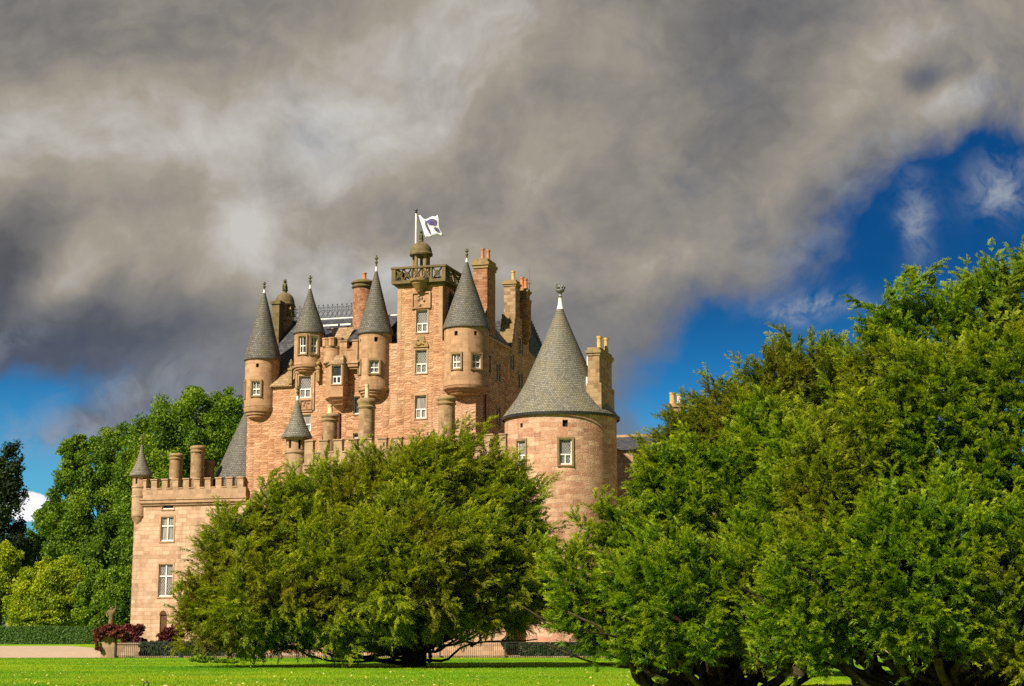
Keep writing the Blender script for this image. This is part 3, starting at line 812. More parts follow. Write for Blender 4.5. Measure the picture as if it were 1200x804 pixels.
# --- turrets
def lvl(cx, py, y): return W(cx, py, y)[1]
def turret(name, cxp, y, body, roof, fin_top, windows=(), holes=(), mat='turret', rmat='slate', apex_dx=0.0, bands=(), corbel=(), lead=True):
    """body: (py, half) list from bottom to eaves (px); roof: (py, half) from eaves to apex; windows: (px0, px1, py0, py1, style)"""
    pm = (body[-1][0] + body[0][0]) / 2
    cx = W(cxp, pm, y)[0]
    s_ = mpp(cxp, pm, y)
    pr = [(h * s_, lvl(cxp, p, y)) for p, h in body]
    rb = body[-1][1] * s_
    zb, zt = pr[0][1], pr[-1][1]
    wh = []
    for (p0, p1, q0, q1, st) in windows:
        pc = (p0 + p1) / 2
        a = VIEW + math.asin(max(-0.97, min(0.97, (pc - cxp) * s_ / rb)))
        yy = y - rb * math.cos(a)
        z1_, z0_ = W(pc, q0, yy)[1], W(pc, q1, yy)[1]
        wd = (p1 - p0) * mpp(pc, q0, yy) / max(0.45, math.cos(a - VIEW))
        wh.append((a, wd, z0_, z1_, st))
    hh_ = []
    for (pc, qc, hw_) in holes:
        a = VIEW + math.asin(max(-0.97, min(0.97, (pc - cxp) * s_ / rb)))
        yy = y - rb * math.cos(a)
        zc = W(pc, qc, yy)[1]
        hh_.append((a, hw_ * 2 * s_, zc - hw_ * 1.25 * s_, zc + hw_ * 1.25 * s_))
    b = MB()
    mp = lambda s0, z_, d: (cx + (rb - d) * math.sin(s0 / rb), y - (rb - d) * math.cos(s0 / rb), z_)
    allh = [((a + 0.0) * rb, wd, z0_, z1_) for a, wd, z0_, z1_, *_ in wh] + [(a * rb, wd, z0_, z1_) for a, wd, z0_, z1_ in hh_]
    s0 = (VIEW - math.pi) * rb
    b.holed(mp, s0, s0 + 2 * math.pi * rb, zb, zt, allh, 0.25, step=rb * 0.13, sm=True)
    for pb, ex in bands:
        zz = lvl(cxp, pb, y); b.lathe([(rb - 0.02, zz - 0.10), (rb + ex, zz - 0.06), (rb + ex, zz + 0.06), (rb - 0.02, zz + 0.10)], cx, y, 40, capb=False, capt=False)
    if corbel:
        b.lathe([(h * s_, lvl(cxp, p, y)) for p, h in corbel] + [(rb * 0.9, zb + 0.02)], cx, y, 40, capt=False)
    t = b.build(name, mat, castle)
    rf = MB()
    re = roof[0][1] * s_
    rp = [(re - 0.10, lvl(cxp, roof[0][0], y) - 0.10), (re, lvl(cxp, roof[0][0], y) - 0.07)] + [(h * s_, lvl(cxp, p, y)) for p, h in roof]
    dense = []
    for i in range(len(rp) - 1):
        n = 3 if i > 1 else 1
        for j in range(n): dense.append((rp[i][0] + (rp[i + 1][0] - rp[i][0]) * j / n, rp[i][1] + (rp[i + 1][1] - rp[i][1]) * j / n))
    dense.append(rp[-1])
    rf.lathe(dense, cx, y, 48, capt=True)
    r_ = rf.build('turret_roof', rmat, t)
    za = lvl(cxp, roof[-1][0], y)
    zf = lvl(cxp, fin_top, y)
    hf = zf - za
    ra = roof[-1][1] * s_
    if lead:
        l = MB(); l.lathe([(ra + 0.05, za - 0.30), (ra * 0.8 + 0.03, za), (ra * 0.6, za + hf * 0.30), (ra * 0.45, za + hf * 0.32)], cx, y, 12)
        l.build('lead_cap', 'lead', t)
    f = MB(); u = max(hf, 0.3); k_ = 0.78
    f.lathe([(0.07, za + 0.25 * u), (0.07, za + 0.42 * u), (0.16 * k_, za + 0.48 * u), (0.17 * k_, za + 0.54 * u), (0.07, za + 0.58 * u), (0.06, za + 0.68 * u), (0.18 * k_, za + 0.76 * u), (0.14 * k_, za + 0.84 * u), (0.05, za + 0.88 * u), (0.09, za + 0.94 * u), (0.0, za + u)], cx, y, 10)
    f.tube([(cx - 0.19 * k_, y, za + 0.80 * u), (cx + 0.19 * k_, y, za + 0.80 * u)], 0.06, 6)
    f.build('finial', 'finial', t)
    for (a, wd, z0_, z1_, st) in wh:
        x_ = cx + rb * math.sin(a); y_ = y - rb * math.cos(a)
        if st == 'slit': dark_opening(t, 'slit_opening', x_, y_, z0_, a, wd + 0.05, z1_ - z0_)
        else: window(t, x_, y_, z0_, a, wd, z1_ - z0_, st, 0.14)
    for (a, wd, z0_, z1_) in hh_:
        dark_opening(t, 'gun_loop', cx + rb * math.sin(a), y - rb * math.cos(a), z0_, a, wd + 0.05, z1_ - z0_)
    return t
turret('turret', 307, 0.6, [(478, 20.0), (422, 20.0)], [(422, 22.0), (414, 20.4), (395, 15.0), (365, 7.6), (343, 1.4)], 330,
       [(298, 308, 447, 463, 'small'), (286.5, 289.5, 448, 466, 'dark')], [(304, 428, 1.8), (289, 428, 1.4)], corbel=[(491.5, 12), (490, 15.5), (488, 15.8), (487.2, 17.5), (484.5, 17.8), (483.8, 19.6), (480.5, 20.6), (479, 20.8)])
turret('turret', 362, 0.5, [(429, 17.2), (391, 17.2)], [(391, 19.0), (383, 16.5), (365, 9.8), (350, 4.6), (337.5, 1.2)], 322.5,
       [(352, 360.5, 394, 414, 'small'), (366, 373.5, 394.5, 414, 'small')], corbel=[(437.5, 11), (436.5, 13.5), (434.8, 13.8), (434.2, 15.6), (432.3, 15.9), (431.8, 17.4), (430, 17.8)])
turret('turret', 439.5, 0.3, [(455, 19.3), (391.5, 19.3)], [(391.5, 21.5), (384, 19.0), (365, 13.5), (340, 7.0), (317, 1.3)], 299,
       [(434.5, 445.5, 422.5, 437, 'small'), (420.5, 423.5, 424, 438, 'small')], [(442, 397.5, 2.2), (423, 399, 1.5)], corbel=[(466, 13), (464.8, 15.2), (462.5, 15.5), (461.8, 17.2), (459.5, 17.5), (458.8, 19.3), (456, 20.0)])
turret('turret', 546.5, 0.5, [(454, 26.3), (385.5, 26.3)], [(385.5, 28.5), (376, 25.0), (352, 16.5), (328, 8.0), (306.5, 1.4)], 291,
       [(530.5, 540.5, 415, 431.5, 'small'), (553.5, 564, 415, 431.5, 'small')], [(535, 390.5, 2.2), (558, 390.5, 2.0)], corbel=[(464.5, 17), (463.2, 20), (461, 20.4), (460.2, 23), (458, 23.5), (457.2, 26.4), (454.8, 27.3)])
# --- great round tower at the right
RY = None
rt_c = RL @ (Vector((at(657.5, 560, 128.5).x, 128.5, 0)) - CO)
def zat(px, py, y): return W(px, py, y)[1]
ry = rt_c.y
s_ = mpp(657.5, 500, ry)
rr = 66.3 * s_
rcx = W(657.5, 520, ry)[0]
rt_w = [(606, 615.5, 517, 545, 'sash'), (653.5, 668.5, 514.5, 544.5, 'sash')]
round_tower = turret('round_tower', 657.5, ry, [(760, 66.3), (489.5, 66.3)],
       [(490, 69.2), (486, 66.5), (478, 60), (467, 52), (450, 42.2), (430, 33), (408, 23.2), (385, 13.2), (368, 6.0), (357.5, 2.2)], 356, rt_w,
       [(611, 498.5, 2.0), (661, 496, 3.2)], 'round', 'slatebig', lead=False)
for ch_ in list(round_tower.children):
    if ch_.name.startswith('finial'): bpy.data.objects.remove(ch_)
zap = zat(659, 357.5, ry)
u = zat(659, 333.5, ry) - zap
f = MB()
f.lathe([(0.30, zap - 0.35), (0.20, zap - 0.02), (0.15, zap + 0.30 * u), (0.15, zap + 0.34 * u)], rcx, ry, 16)
f.build('lead_cap', 'lead', round_tower)
f = MB()
f.lathe([(0.11, zap + 0.30 * u), (0.11, zap + 0.38 * u), (0.19, zap + 0.42 * u), (0.12, zap + 0.46 * u), (0.11, zap + 0.58 * u), (0.28, zap + 0.64 * u), (0.34, zap + 0.70 * u), (0.33, zap + 0.74 * u), (0.2, zap + 0.75 * u)], rcx, ry, 16)
for i in range(8):
    a = math.pi / 4 * i
    f.tube([(rcx + 0.26 * math.sin(a), ry - 0.26 * math.cos(a), zap + 0.74 * u), (rcx + 0.36 * math.sin(a), ry - 0.36 * math.cos(a), zap + 0.86 * u), (rcx + 0.28 * math.sin(a), ry - 0.28 * math.cos(a), zap + 1.0 * u)], [0.07, 0.09, 0.05], 6)
f.build('crown_finial', 'crownlead', round_tower)
g = MB(); g.lathe([(68.9 * s_, zat(657.5, 491.5, ry) - 0.12), (69.3 * s_, zat(657.5, 491.5, ry) - 0.02), (69.3 * s_, zat(657.5, 490, ry))], rcx, ry, 64, capb=False, capt=False)
g.build('gutter', 'iron', round_tower)

# --- chimneys
def pot(parent, x, y, z0, z1, r, mat):
    b = MB(); h = z1 - z0
    b.lathe([(r * 1.15, z0), (r * 1.1, z0 + h * 0.12), (r * 0.92, z0 + h * 0.2), (r * 0.88, z1 - h * 0.16), (r * 1.08, z1 - h * 0.14), (r * 1.08, z1), (r * 0.75, z1), (r * 0.7, z1 - 0.2)], x, y, 12, capt=True)
    return b.build('chimney_pot', mat, parent)
def chimney_square(px0, px1, pxr, py_top, py_bot, y, pots=(), mat='chimney', cap=0.14, capmat='lichenstone', depth=None, zb=None, potmat='potorange', cap_h=0.7, step=None):
    pm = (py_top + py_bot) / 2
    x0 = W(px0, pm, y)[0]; x1 = W(px1, pm, y)[0]
    y1 = y + depth if depth else Wx(pxr, pm, x1)[0]
    zt = zat((px0 + px1) / 2, py_top, y); z0 = zat((px0 + px1) / 2, py_bot, y) if zb is None else zb
    b = MB(); zs = zt - cap_h
    if step:
        zst = zat((px0 + px1) / 2, step, y)
        b.box(x0 - 0.1, x1 + 0.16, y - 0.1, y1 + 0.12, z0, zst); b.box(x0, x1, y, y1, zst + 0.003, zs)
    else:
        b.box(x0, x1, y, y1, z0, zs)
    o = b.build('chimney', mat, castle)
    c_ = MB()
    c_.box(x0 - cap * 0.45, x1 + cap * 0.45, y - cap * 0.45, y1 + cap * 0.45, zs + 0.002, zs + cap_h * 0.30)
    c_.box(x0 - cap, x1 + cap, y - cap, y1 + cap, zs + cap_h * 0.302, zs + cap_h * 0.62)
    c_.box(x0 - cap * 0.2, x1 + cap * 0.2, y - cap * 0.2, y1 + cap * 0.2, zs + cap_h * 0.622, zt)
    c_.build('chimney_cap', capmat, o)
    for (fx, fy, pyt, rpx, pm_) in pots:
        px_ = x0 + (x1 - x0) * fx; py_ = y + (y1 - y) * fy
        pot(o, px_, py_, zt + 0.004, zat((px0 + px1) / 2, pyt, py_), rpx * mpp(px0, py_top, y), pm_)
    return o, (x0, x1, y, y1, z0, zt)
def chimney_round(cxp, hp, py_top, py_bot, y, potspec=None, mat='chimney', capmat='mossstone', cap_px=11):
    pm = (py_top + py_bot) / 2
    x = W(cxp, pm, y)[0]; s_ = mpp(cxp, pm, y); r = hp * s_
    zt = zat(cxp, py_top, y); z0 = zat(cxp, py_bot, y); zc = zat(cxp, py_top + cap_px, y)
    b = MB(); b.lathe([(r * 1.06, z0), (r * 1.02, z0 + (zc - z0) * 0.35), (r, zc)], x, y, 32)
    o = b.build('chimney', mat, castle)
    h = zt - zc
    c_ = MB(); c_.lathe([(r * 1.0, zc + 0.002), (r * 1.12, zc + h * 0.10), (r * 1.16, zc + h * 0.22), (r * 1.05, zc + h * 0.30), (r * 1.04, zc + h * 0.45), (r * 1.20, zc + h * 0.62), (r * 1.20, zc + h * 0.74), (r * 1.05, zc + h * 0.92), (r * 0.85, zt), (r * 0.4, zt + 0.01)], x, y, 32)
    c_.build('chimney_cap', capmat, o)
    if potspec: pot(o, x + potspec[2] * s_, y, zt + 0.004, zat(cxp, potspec[0], y), potspec[1] * s_, potspec[3])
    return o
YL = -9.0     # front of the low range before the keep
chimney_round(386.3, 8.8, 485, 560, YL + 2.8, (474.5, 3.2, 0, 'potpale'), 'chimney', 'lichenstone', 10)
chimney_round(429.3, 9.6, 467, 560, YL + 2.8, (450.5, 2.6, 0, 'potpale'), 'chimney', 'lichenstone', 13)
chimney_round(523.3, 9.8, 464.5, 560, YL + 2.8, None, 'chimney', 'lichenstone', 11)
chimney_round(425.5, 12.0, 329, 400, 4.5, (320, 2.6, 1.0, 'potorange'), 'chimred', 'mossstone', 10)
chimney_round(206, 7.6, 531.5, 580, 1.8, None, 'chimney', 'lichenstone', 8)
chimney_round(231.3, 8.0, 522.5, 580, 1.4, None, 'chimney', 'lichenstone', 9)
chimney_round(245, 6.0, 540, 580, 2.8, None, 'chimney', 'lichenstone', 7)
# big stack behind the right turret
chimney_square(555, 571, 580.5, 303, 392, 3.2, [(0.5, 0.25, 291.5, 2.3, 'potorange'), (0.85, 0.35, 293.5, 2.2, 'potorange'), (0.62, 0.75, 294.5, 2.2, 'potorange')], 'chimred', 0.16, 'lichenstone', cap_h=0.8)
# stack on the shaded gable
x_g = kx1
yc1 = Wx(604, 350, x_g)[0]
oc, cb = chimney_square(590.5, 604, 611, 328, 384, yc1, [(0.62, 0.5, 318, 2.3, 'potyellow')], 'chimney', 0.14, 'lichenstone', depth=1.3, cap_h=0.55)
# crow-stepped gable carrying it
cs = MB()
for i in range(7):
    t = i / 7; y_ = yg0 + (yck - yg0) * t; dyy = (yck - yg0) / 7; z_ = rz1 + (zg - rz1) * t
    cs.box(kx1 - 1.13, kx1 + 0.08, y_, y_ + dyy - 0.004, z_ + 0.003 + (zg - rz1) / 7 * 0.0, z_ + (zg - rz1) / 7 + 0.12)
cs.build('crow_stepped_gable', 'lichenstone', castle)
# corbelled round stair turret with a square cap and pots
ys = Wx(614, 375, x_g)[0]
ss_ = mpp(614, 375, ys); sx = x_g + 0.10
b = MB(); rs = 7.2 * ss_
b.lathe([(rs * 0.35, zat(614, 404, ys)), (rs * 0.6, zat(614, 401, ys)), (rs * 0.62, zat(614, 399, ys)), (rs * 0.85, zat(614, 396, ys)), (rs * 0.87, zat(614, 394, ys)), (rs, zat(614, 391, ys)), (rs, zat(614, 357, ys)), (rs * 1.1, zat(614, 355, ys)), (rs * 1.1, zat(614, 352.5, ys)), (rs * 0.9, zat(614, 352, ys))], sx, ys, 32)
st = b.build('stair_turret', 'chimred', castle)
oc2, cb2 = chimney_square(607.5, 617, 620, 338, 353, ys - 0.45, [(0.25, 0.5, 325, 2.6, 'potorange'), (0.7, 0.5, 327, 2.4, 'potorange')], 'chimred', 0.16, 'lichenstone', depth=1.0, cap_h=0.45)
an = MB(); ax, az_ = W(620.5, 355, ys + 0.5)
an.tube([(ax, ys + 0.5, az_ - 0.6), (ax, ys + 0.5, zat(620, 313, ys))], 0.022, 5)
for dz in (0.0, 0.25): an.tube([(ax - 0.3, ys + 0.5, zat(620, 331, ys) + dz), (ax + 0.25, ys + 0.5, zat(620, 331, ys) + dz)], 0.016, 4)
tag(an.build('aerial', 'ironblue', None), 'thin upright metal aerial beside the pair of terracotta chimney pots', 'aerial')
bpy.data.objects['aerial'].matrix_world = Matrix.Translation(CO) @ Matrix.Rotation(-BETA, 4, 'Z')
# stack rising from the round tower's roof
ych = rt_c.y - 1.9
oc3, cb3 = chimney_square(689, 702.5, 717, 407, 490, ych, [(0.62, 0.35, 394.5, 2.9, 'potyellow'), (0.95, 0.6, 397, 2.7, 'potyellow')], 'chimney', 0.15, 'lichenstone', cap_h=0.62, step=449)
fl = MB(); fl.box(cb3[0] - 0.22, cb3[0] - 0.103, ych + 0.25, ych + 0.6, zat(689, 455, ych), zat(689, 441, ych)); fl.build('lead_flashing', 'lead', castle); fl = MB(); fl.box(cb3[0] - 0.10, cb3[0] - 0.004, ych + 0.1, ych + 0.4, zat(689, 428, ych), zat(689, 417, ych))
fl.build('lead_flashing', 'lead', castle)

# --- roofs of the keep
zrid = zat(380, 374.5, 6.2); xr0 = W(306, 400, 6)[0]; xr1 = W(470, 400, 6)[0]
zl_ = zat(330, 451, -0.2)
rf = MB()
xs0 = W(318, 452)[0]; xs1 = W(343.5, 440)[0]
za_ = zat(345, 404, 1.0)
yb_ = 12.4
zm = z_left + 0.02 + (zrid - z_left) * 0.22
ym = 0.6 + 5.6 * 0.22
rf.face([(kx0 + 0.4, ym, zm), (kxm, ym, zm), (kxm, 6.2, zrid), (xr0, 6.2, zrid)])
rf.face([(kxm, 1.0, za_), (xr1, 1.0, za_), (xr1, 6.2, zrid), (kxm, 6.2, zrid)])
rf.face([(xr1, yb_, za_), (kx0 + 0.4, yb_, za_ - 1.5), (xr0, 6.2, zrid), (xr1, 6.2, zrid)])
rf.face([(kx0 + 0.4, yb_, za_ - 1.5), (kx0 + 0.4, ym, zm), (xr0, 6.2, zrid)])
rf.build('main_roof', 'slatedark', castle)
sl = MB()      # lower slope in stone slabs
sl.face([(xs0, -0.25, z_left + 0.02), (xs1, -0.25, z_left + 0.02), (xs1, ym, zm + 0.45), (xs0 + 0.7, ym, zm + 0.45)])
sl.face([(xs0, -0.25, z_left - 0.10), (xs1, -0.25, z_left - 0.10), (xs1, -0.25, z_left + 0.02), (xs0, -0.25, z_left + 0.02)])
sl.face([(xs1, -0.25, z_left - 0.10), (xs1, 0.0, z_left - 0.1), (xs1, ym, zm + 0.45), (xs1, -0.25, z_left + 0.02)])
sl.build('slab_roof', 'stoneslate', castle)
ld = MB()
ld.tube([(xr0, 6.2, zrid + 0.02), (xr1, 6.2, zrid + 0.02)], 0.07, 8)
xa, xb = W(381, 380, 3.8)[0], W(413, 380, 3.8)[0]
ld.box(xa, xb, 3.4, 3.7, zat(395, 382, 3.5), zat(395, 380, 3.5))
ld.build('lead_ridge', 'lead', castle)
pz = MB()     # small stone roofed dormer behind the battlement
za1, za2 = zat(400, 399, 1.6), zat(400, 384, 3.2)
xd0, xd1, xd2 = W(384, 384, 2.4)[0], W(412, 384, 2.4)[0], W(390, 399, 1.6)[0]
pz.face([(xd2, 1.5, za1), (xd1, 1.5, za1), (xd1, 3.2, za2), (xd0, 3.2, za2)])
pz.build('dormer_roof', 'stoneslate', castle)
def cresting(p0, p1, h, n, mat='ironblue'):
    """cast-iron ridge cresting: lattice under a row of fleurons"""
    b = MB(); p0, p1 = Vector(p0), Vector(p1); d = (p1 - p0) / n; up = Vector((0, 0, h))
    b.tube([p0 + up * 0.55, p1 + up * 0.55], 0.025, 4); b.tube([p0 + up * 0.05, p1 + up * 0.05], 0.025, 4)
    for i in range(n):
        a = p0 + d * i; c_ = a + d
        b.tube([a + up * 0.05, c_ + up * 0.55], 0.035, 4); b.tube([c_ + up * 0.05, a + up * 0.55], 0.035, 4)
        m_ = a + d * 0.5
        b.tube([m_ + up * 0.05, m_ + up * 0.95], 0.03, 4)
        k_ = d.normalized() * 0.17
        b.tube([m_ + up * 0.62 - k_, m_ + up * 0.80 - k_ * 0.9, m_ + up * 0.70, m_ + up * 0.80 + k_ * 0.9, m_ + up * 0.62 + k_], 0.035, 4)
        b.lathe([(0, m_.z + h * 0.84), (0.085, m_.z + h * 0.92), (0, m_.z + h * 1.0)], m_.x, m_.y, 6)
    return b.build('ridge_cresting', mat, castle)
hcr = zat(380, 358, 6.2) - zrid
cresting((W(343, 372, 6.2)[0], 6.2, zrid + 0.12), (W(420, 372, 6.2)[0], 6.2, zrid + 0.12), hcr, 14)
# right block: ridge running back
rxr = kx1 - 3.6; zr2 = Wx(592, 374, rxr)[1]
r2 = MB()
r2.face([(kx1 + 0.12, 0.9, rz1 + 0.23), (kx1 + 0.12, yg0, rz1 + 0.23), (rxr, yg0, zr2), (rxr, 2.0, zr2)])
r2.face([(kx1 + 0.12, 0.9, rz1 + 0.23), (rxr, 2.0, zr2), (kx1 - 7.4, 0.9, rz1 + 0.23)])
r2.face([(kx1 - 7.4, yg0, rz1 + 0.23), (kx1 - 7.4, 0.9, rz1 + 0.23), (rxr, 2.0, zr2), (rxr, yg0, zr2)])
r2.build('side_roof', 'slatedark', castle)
cresting((rxr, 2.4, zr2), (rxr, yg0 - 0.3, zr2), hcr, 12)
ycr = yg0 + 1
# far roof falling away behind, with a stepped edge
xq = kx1 + 0.05
yq0, zq0 = Wx(620.5, 374, xq); yq1, zq1 = Wx(637, 411, xq)
fr_ = MB()
zq_ = Wx(628, 416, xq)[1]
fr_.face([(xq, yq0, zq_), (xq, yq1, zq_ - 0.5), (xq, yq1, zq1), (xq, yq0, zq0)])
fr_.face([(xq, yq0, zq0), (xq, yq1, zq1), (xq - 5, yq1, zq1), (xq - 5, yq0, zq0)])
fr_.face([(xq - 5, yq0, zq_), (xq, yq0, zq_), (xq, yq0, zq0), (xq - 5, yq0, zq0)])
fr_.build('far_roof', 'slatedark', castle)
sp_ = MB()
for i in range(11):
    t = (i + 0.5) / 11; yy = yq0 + (yq1 - yq0) * t; zz = zq0 + (zq1 - zq0) * t
    sp_.box(xq - 0.35, xq + 0.06, yy - 0.16, yy + 0.16, zz - 0.3, zz + 0.22)
sp_.build('crow_steps', 'slatedark', castle)

# domed lantern tower at the left back
dy = 6.0; dx_ = W(333.5, 370, dy)[0]; s_ = mpp(333, 370, dy)
b = MB()
def dz_(p): return zat(333, p, dy)
b.lathe([(10.5 * s_, dz_(440)), (10.5 * s_, dz_(378)), (12 * s_, dz_(376)), (12 * s_, dz_(373)), (10.2 * s_, dz_(372))], dx_, dy, 8, sm=False)
for i in range(8):
    a = R(22.5 + 45 * i); b.box(dx_ + 8.6 * s_ * math.sin(a) - 0.16, dx_ + 8.6 * s_ * math.sin(a) + 0.16, dy - 8.6 * s_ * math.cos(a) - 0.16, dy - 8.6 * s_ * math.cos(a) + 0.16, dz_(372), dz_(359.5))
b.lathe([(5.6 * s_, dz_(372)), (5.6 * s_, dz_(359))], dx_, dy, 8, sm=False)
b.build('lantern_tower', 'chimney', castle)
b = MB()
b.lathe([(0.3, dz_(359.4)), (11.6 * s_, dz_(359)), (12.2 * s_, dz_(357.5)), (11.4 * s_, dz_(355.5))] + [(11.4 * s_ * math.cos(t), dz_(355.5) + (dz_(343) - dz_(355.5)) * math.sin(t)) for t in np.linspace(0.05, 1.38, 8)] + [(2.4 * s_, dz_(342.5)), (2.6 * s_, dz_(341)), (1.7 * s_, dz_(340.5))], dx_, dy, 24)
b.build('dome', 'mossstone', castle)
lion('carved_beast', dx_, dy, dz_(340.8), dz_(327.5) - dz_(340.8), 'finial')
# stone shaft lit beside it
b = MB(); x0, x1 = W(323, 380, 5)[0], W(331.5, 380, 5)[0]
b.box(x0, x1, 4.2, 5.0, dz_(420), dz_(361)); b.box(x0 - 0.12, x1 + 0.12, 4.1, 5.1, dz_(360.8), dz_(357))
b.build('wallhead_stack', 'mossstone', castle)

# --- battlements
def parapet(name, x0, x1, y, zb, zc, zt, mw, gw, mat='greystone', thick=0.45, start_gap=False, cornice=True, back=None):
    b = MB()
    if cornice:
        b.box(x0 + 0.004, x1 + 0.10, y - 0.30, y + 0.02, zb - 0.42, zb - 0.16); b.box(x0 + 0.004, x1 + 0.16, y - 0.38, y + 0.02, zb - 0.158, zb - 0.02)
        b.box(x0 + 0.004, x1 + 0.06, y - 0.16, y + 0.02, zb - 0.60, zb - 0.422)
    b.box(x0, x1, y - 0.12, y - 0.12 + thick, zb - 0.018, zc)
    x = x0 + (gw if start_gap else 0)
    while x < x1 - 0.1:
        e_ = min(x + mw, x1)
        b.box(x, e_, y - 0.122, y - 0.12 + thick, zc + 0.002, zt - 0.10)
        b.box(x - 0.05, e_ + 0.05, y - 0.19, y - 0.05 + thick, zt - 0.098, zt)
        if e_ + gw < x1 + 0.05: b.box(e_ + 0.003, e_ + gw - 0.003, y - 0.17, y - 0.07 + thick, zc + 0.002, zc + 0.09)
        x = e_ + gw
    return b.build(name, mat, castle)
# upper battlement, left of the second cone
zub, zuc, zut = zat(410, 425, 0), zat(410, 411, 0), zat(410, 399.5, 0)
xb0, xb1 = W(400, 410)[0], W(421, 410)[0]
parapet('upper_parapet', xb0, xb1, -0.25, zub, zuc, zut, 0.62, 0.48, 'turret')
bxc, byc = W(390.5, 410, 0.1)[0], 0.15
s_ = mpp(390, 410)
b = MB()
rb_ = 11.5 * s_
b.lathe([(rb_ * 0.9, zat(390, 427, 0)), (rb_ * 1.04, zat(390, 426, 0)), (rb_ * 1.04, zat(390, 424, 0)), (rb_, zat(390, 423.5, 0)), (rb_, zat(390, 409, 0)), (rb_ * 1.05, zat(390, 408.5, 0)), (rb_ * 1.05, zat(390, 407, 0)), (rb_ * 0.6, zat(390, 406.8, 0))], bxc, byc, 32)
for i in range(8):
    a = R(-100 + 200 * i / 7 * 1.0)
    b.lathe([(0.34, zat(390, 406.9, 0)), (0.34, zat(390, 399, 0)), (0.38, zat(390, 398.8, 0)), (0.38, zat(390, 397, 0))], bxc + rb_ * 0.80 * math.sin(a), byc - rb_ * 0.80 * math.cos(a), 8, sm=False) if i % 2 == 0 else None
b.build('bow_parapet', 'turret', castle)
# oriel: canted bay on a tapering corbel
ox0, ox1 = W(377, 440, -0.9)[0], W(402, 440, -0.55)[0]
zo0, zo1 = zat(390, 464, -0.6), zat(390, 427.5, -0.6)
oyf = -1.15
xa_, xb_ = W(387, 440, oyf)[0], W(402, 440, oyf)[0]
ob = MB()
oh = hole_px(389, 399.5, 428.5, 449.5, oyf)
ob.holed(plane_front(oyf), xa_, xb_, zo0, zo1 - 0.05, [oh], 0.25)
ob.holed(lambda s_, z_, d: (xa_ - (xa_ - ox0) * s_ / 1.0 , oyf + (0.0 - oyf) * s_, z_), 0, 1.0, zo0, zo1 - 0.05)
ob.holed(lambda s_, z_, d: (xb_, s_, z_), oyf, 0.0, zo0, zo1 - 0.05)
def ring(k_, z_): 
    xm_ = (xa_ + xb_) / 2 + 0.1
    return [(xm_ + (ox0 - xm_) * k_, 0.0, z_), (xm_ + (xa_ - xm_) * k_, oyf * k_, z_), (xm_ + (xb_ - xm_) * k_, oyf * k_, z_), (xm_ + (xb_ - xm_) * k_, 0.0, z_)]
lv = [(1.0, zo0), (1.06, zo0 - 0.02), (1.06, zo0 - 0.16), (0.86, zo0 - 0.30), (0.84, zo0 - 0.42), (0.62, zo0 - 0.62), (0.58, zo0 - 0.74), (0.30, zo0 - 1.02), (0.1, zo0 - 1.25)]
for (k0, z0_), (k1, z1_) in zip(lv[:-1], lv[1:]):
    A, B = ring(k0, z0_), ring(k1, z1_)
    for i in range(3): ob.face([B[i], B[i + 1], A[i + 1], A[i]])
top = ring(1.0, zo1 - 0.05); tip = ring(0.55, zo1 + 0.75)
orl = ob.build('oriel', 'turret', castle)
orf = MB()
eav = ring(1.10, zo1 - 0.048)
for i in range(3): orf.face([eav[i], eav[i + 1], tip[i + 1], tip[i]])
orf.face(eav[::-1]); orf.face(tip)
orf.build('oriel_roof', 'stoneslate', orl)
window(orl, oh[0], oyf, oh[2], 0, oh[1], oh[3] - oh[2], 'sash', 0.12)
for pxs, pyt, pyb in ((341.5, 421, 450), (373.5, 421, 447)):      # pinnacles of the window gablets
    x_, z1_ = W(pxs, pyt, -0.15); z0_ = W(pxs, pyb, -0.15)[1]
    b = MB(); h_ = z1_ - z0_
    b.box(x_ - 0.15, x_ + 0.15, -0.34, -0.04, z0_, z0_ + h_ * 0.55); b.box(x_ - 0.2, x_ + 0.2, -0.40, -0.02, z0_ + h_ * 0.552, z0_ + h_ * 0.63)
    b.lathe([(0.12, z0_ + h_ * 0.63), (0.08, z0_ + h_ * 0.7), (0.19, z0_ + h_ * 0.78), (0.17, z0_ + h_ * 0.86), (0.07, z0_ + h_ * 0.9), (0.10, z0_ + h_ * 0.95), (0, z1_)], x_, -0.19, 10)
    b.build('pinnacle', 'lichenstone', castle)
st_ = MB()      # string course and jambs round the tall window
xj0, xj1 = W(346.5, 450)[0], W(366.8, 450)[0]
for a in (xj0, xj1): st_.box(a, a + 0.16, -0.10, 0.0, zat(358, 481, 0), zat(358, 437.5, 0))
st_.box(xj0 - 0.1, xj1 + 0.26, -0.14, 0.0, zat(358, 437.4, 0), zat(358, 435.5, 0)); st_.box(xj0 + 0.161, xj1 - 0.001, -0.10, 0.0, zat(358, 483, 0), zat(358, 481, 0))
st_.build('window_gablet', 'turret', castle)
pp = MB(); xp, zp = W(397.5, 484, -0.1); pp.tube([(xp, -0.12, zp), (xp, -0.12, 8)], 0.11, 8)
pp.build('drainpipe', 'drainpipe', castle); pp = MB(); xp2 = kx1 + 0.12; yp2, zp2 = Wx(569, 462, xp2); pp.tube([(xp2, yp2, zp2), (xp2, yp2, 6)], 0.08, 8)
pp.build('drainpipe', 'drainpipe', castle)

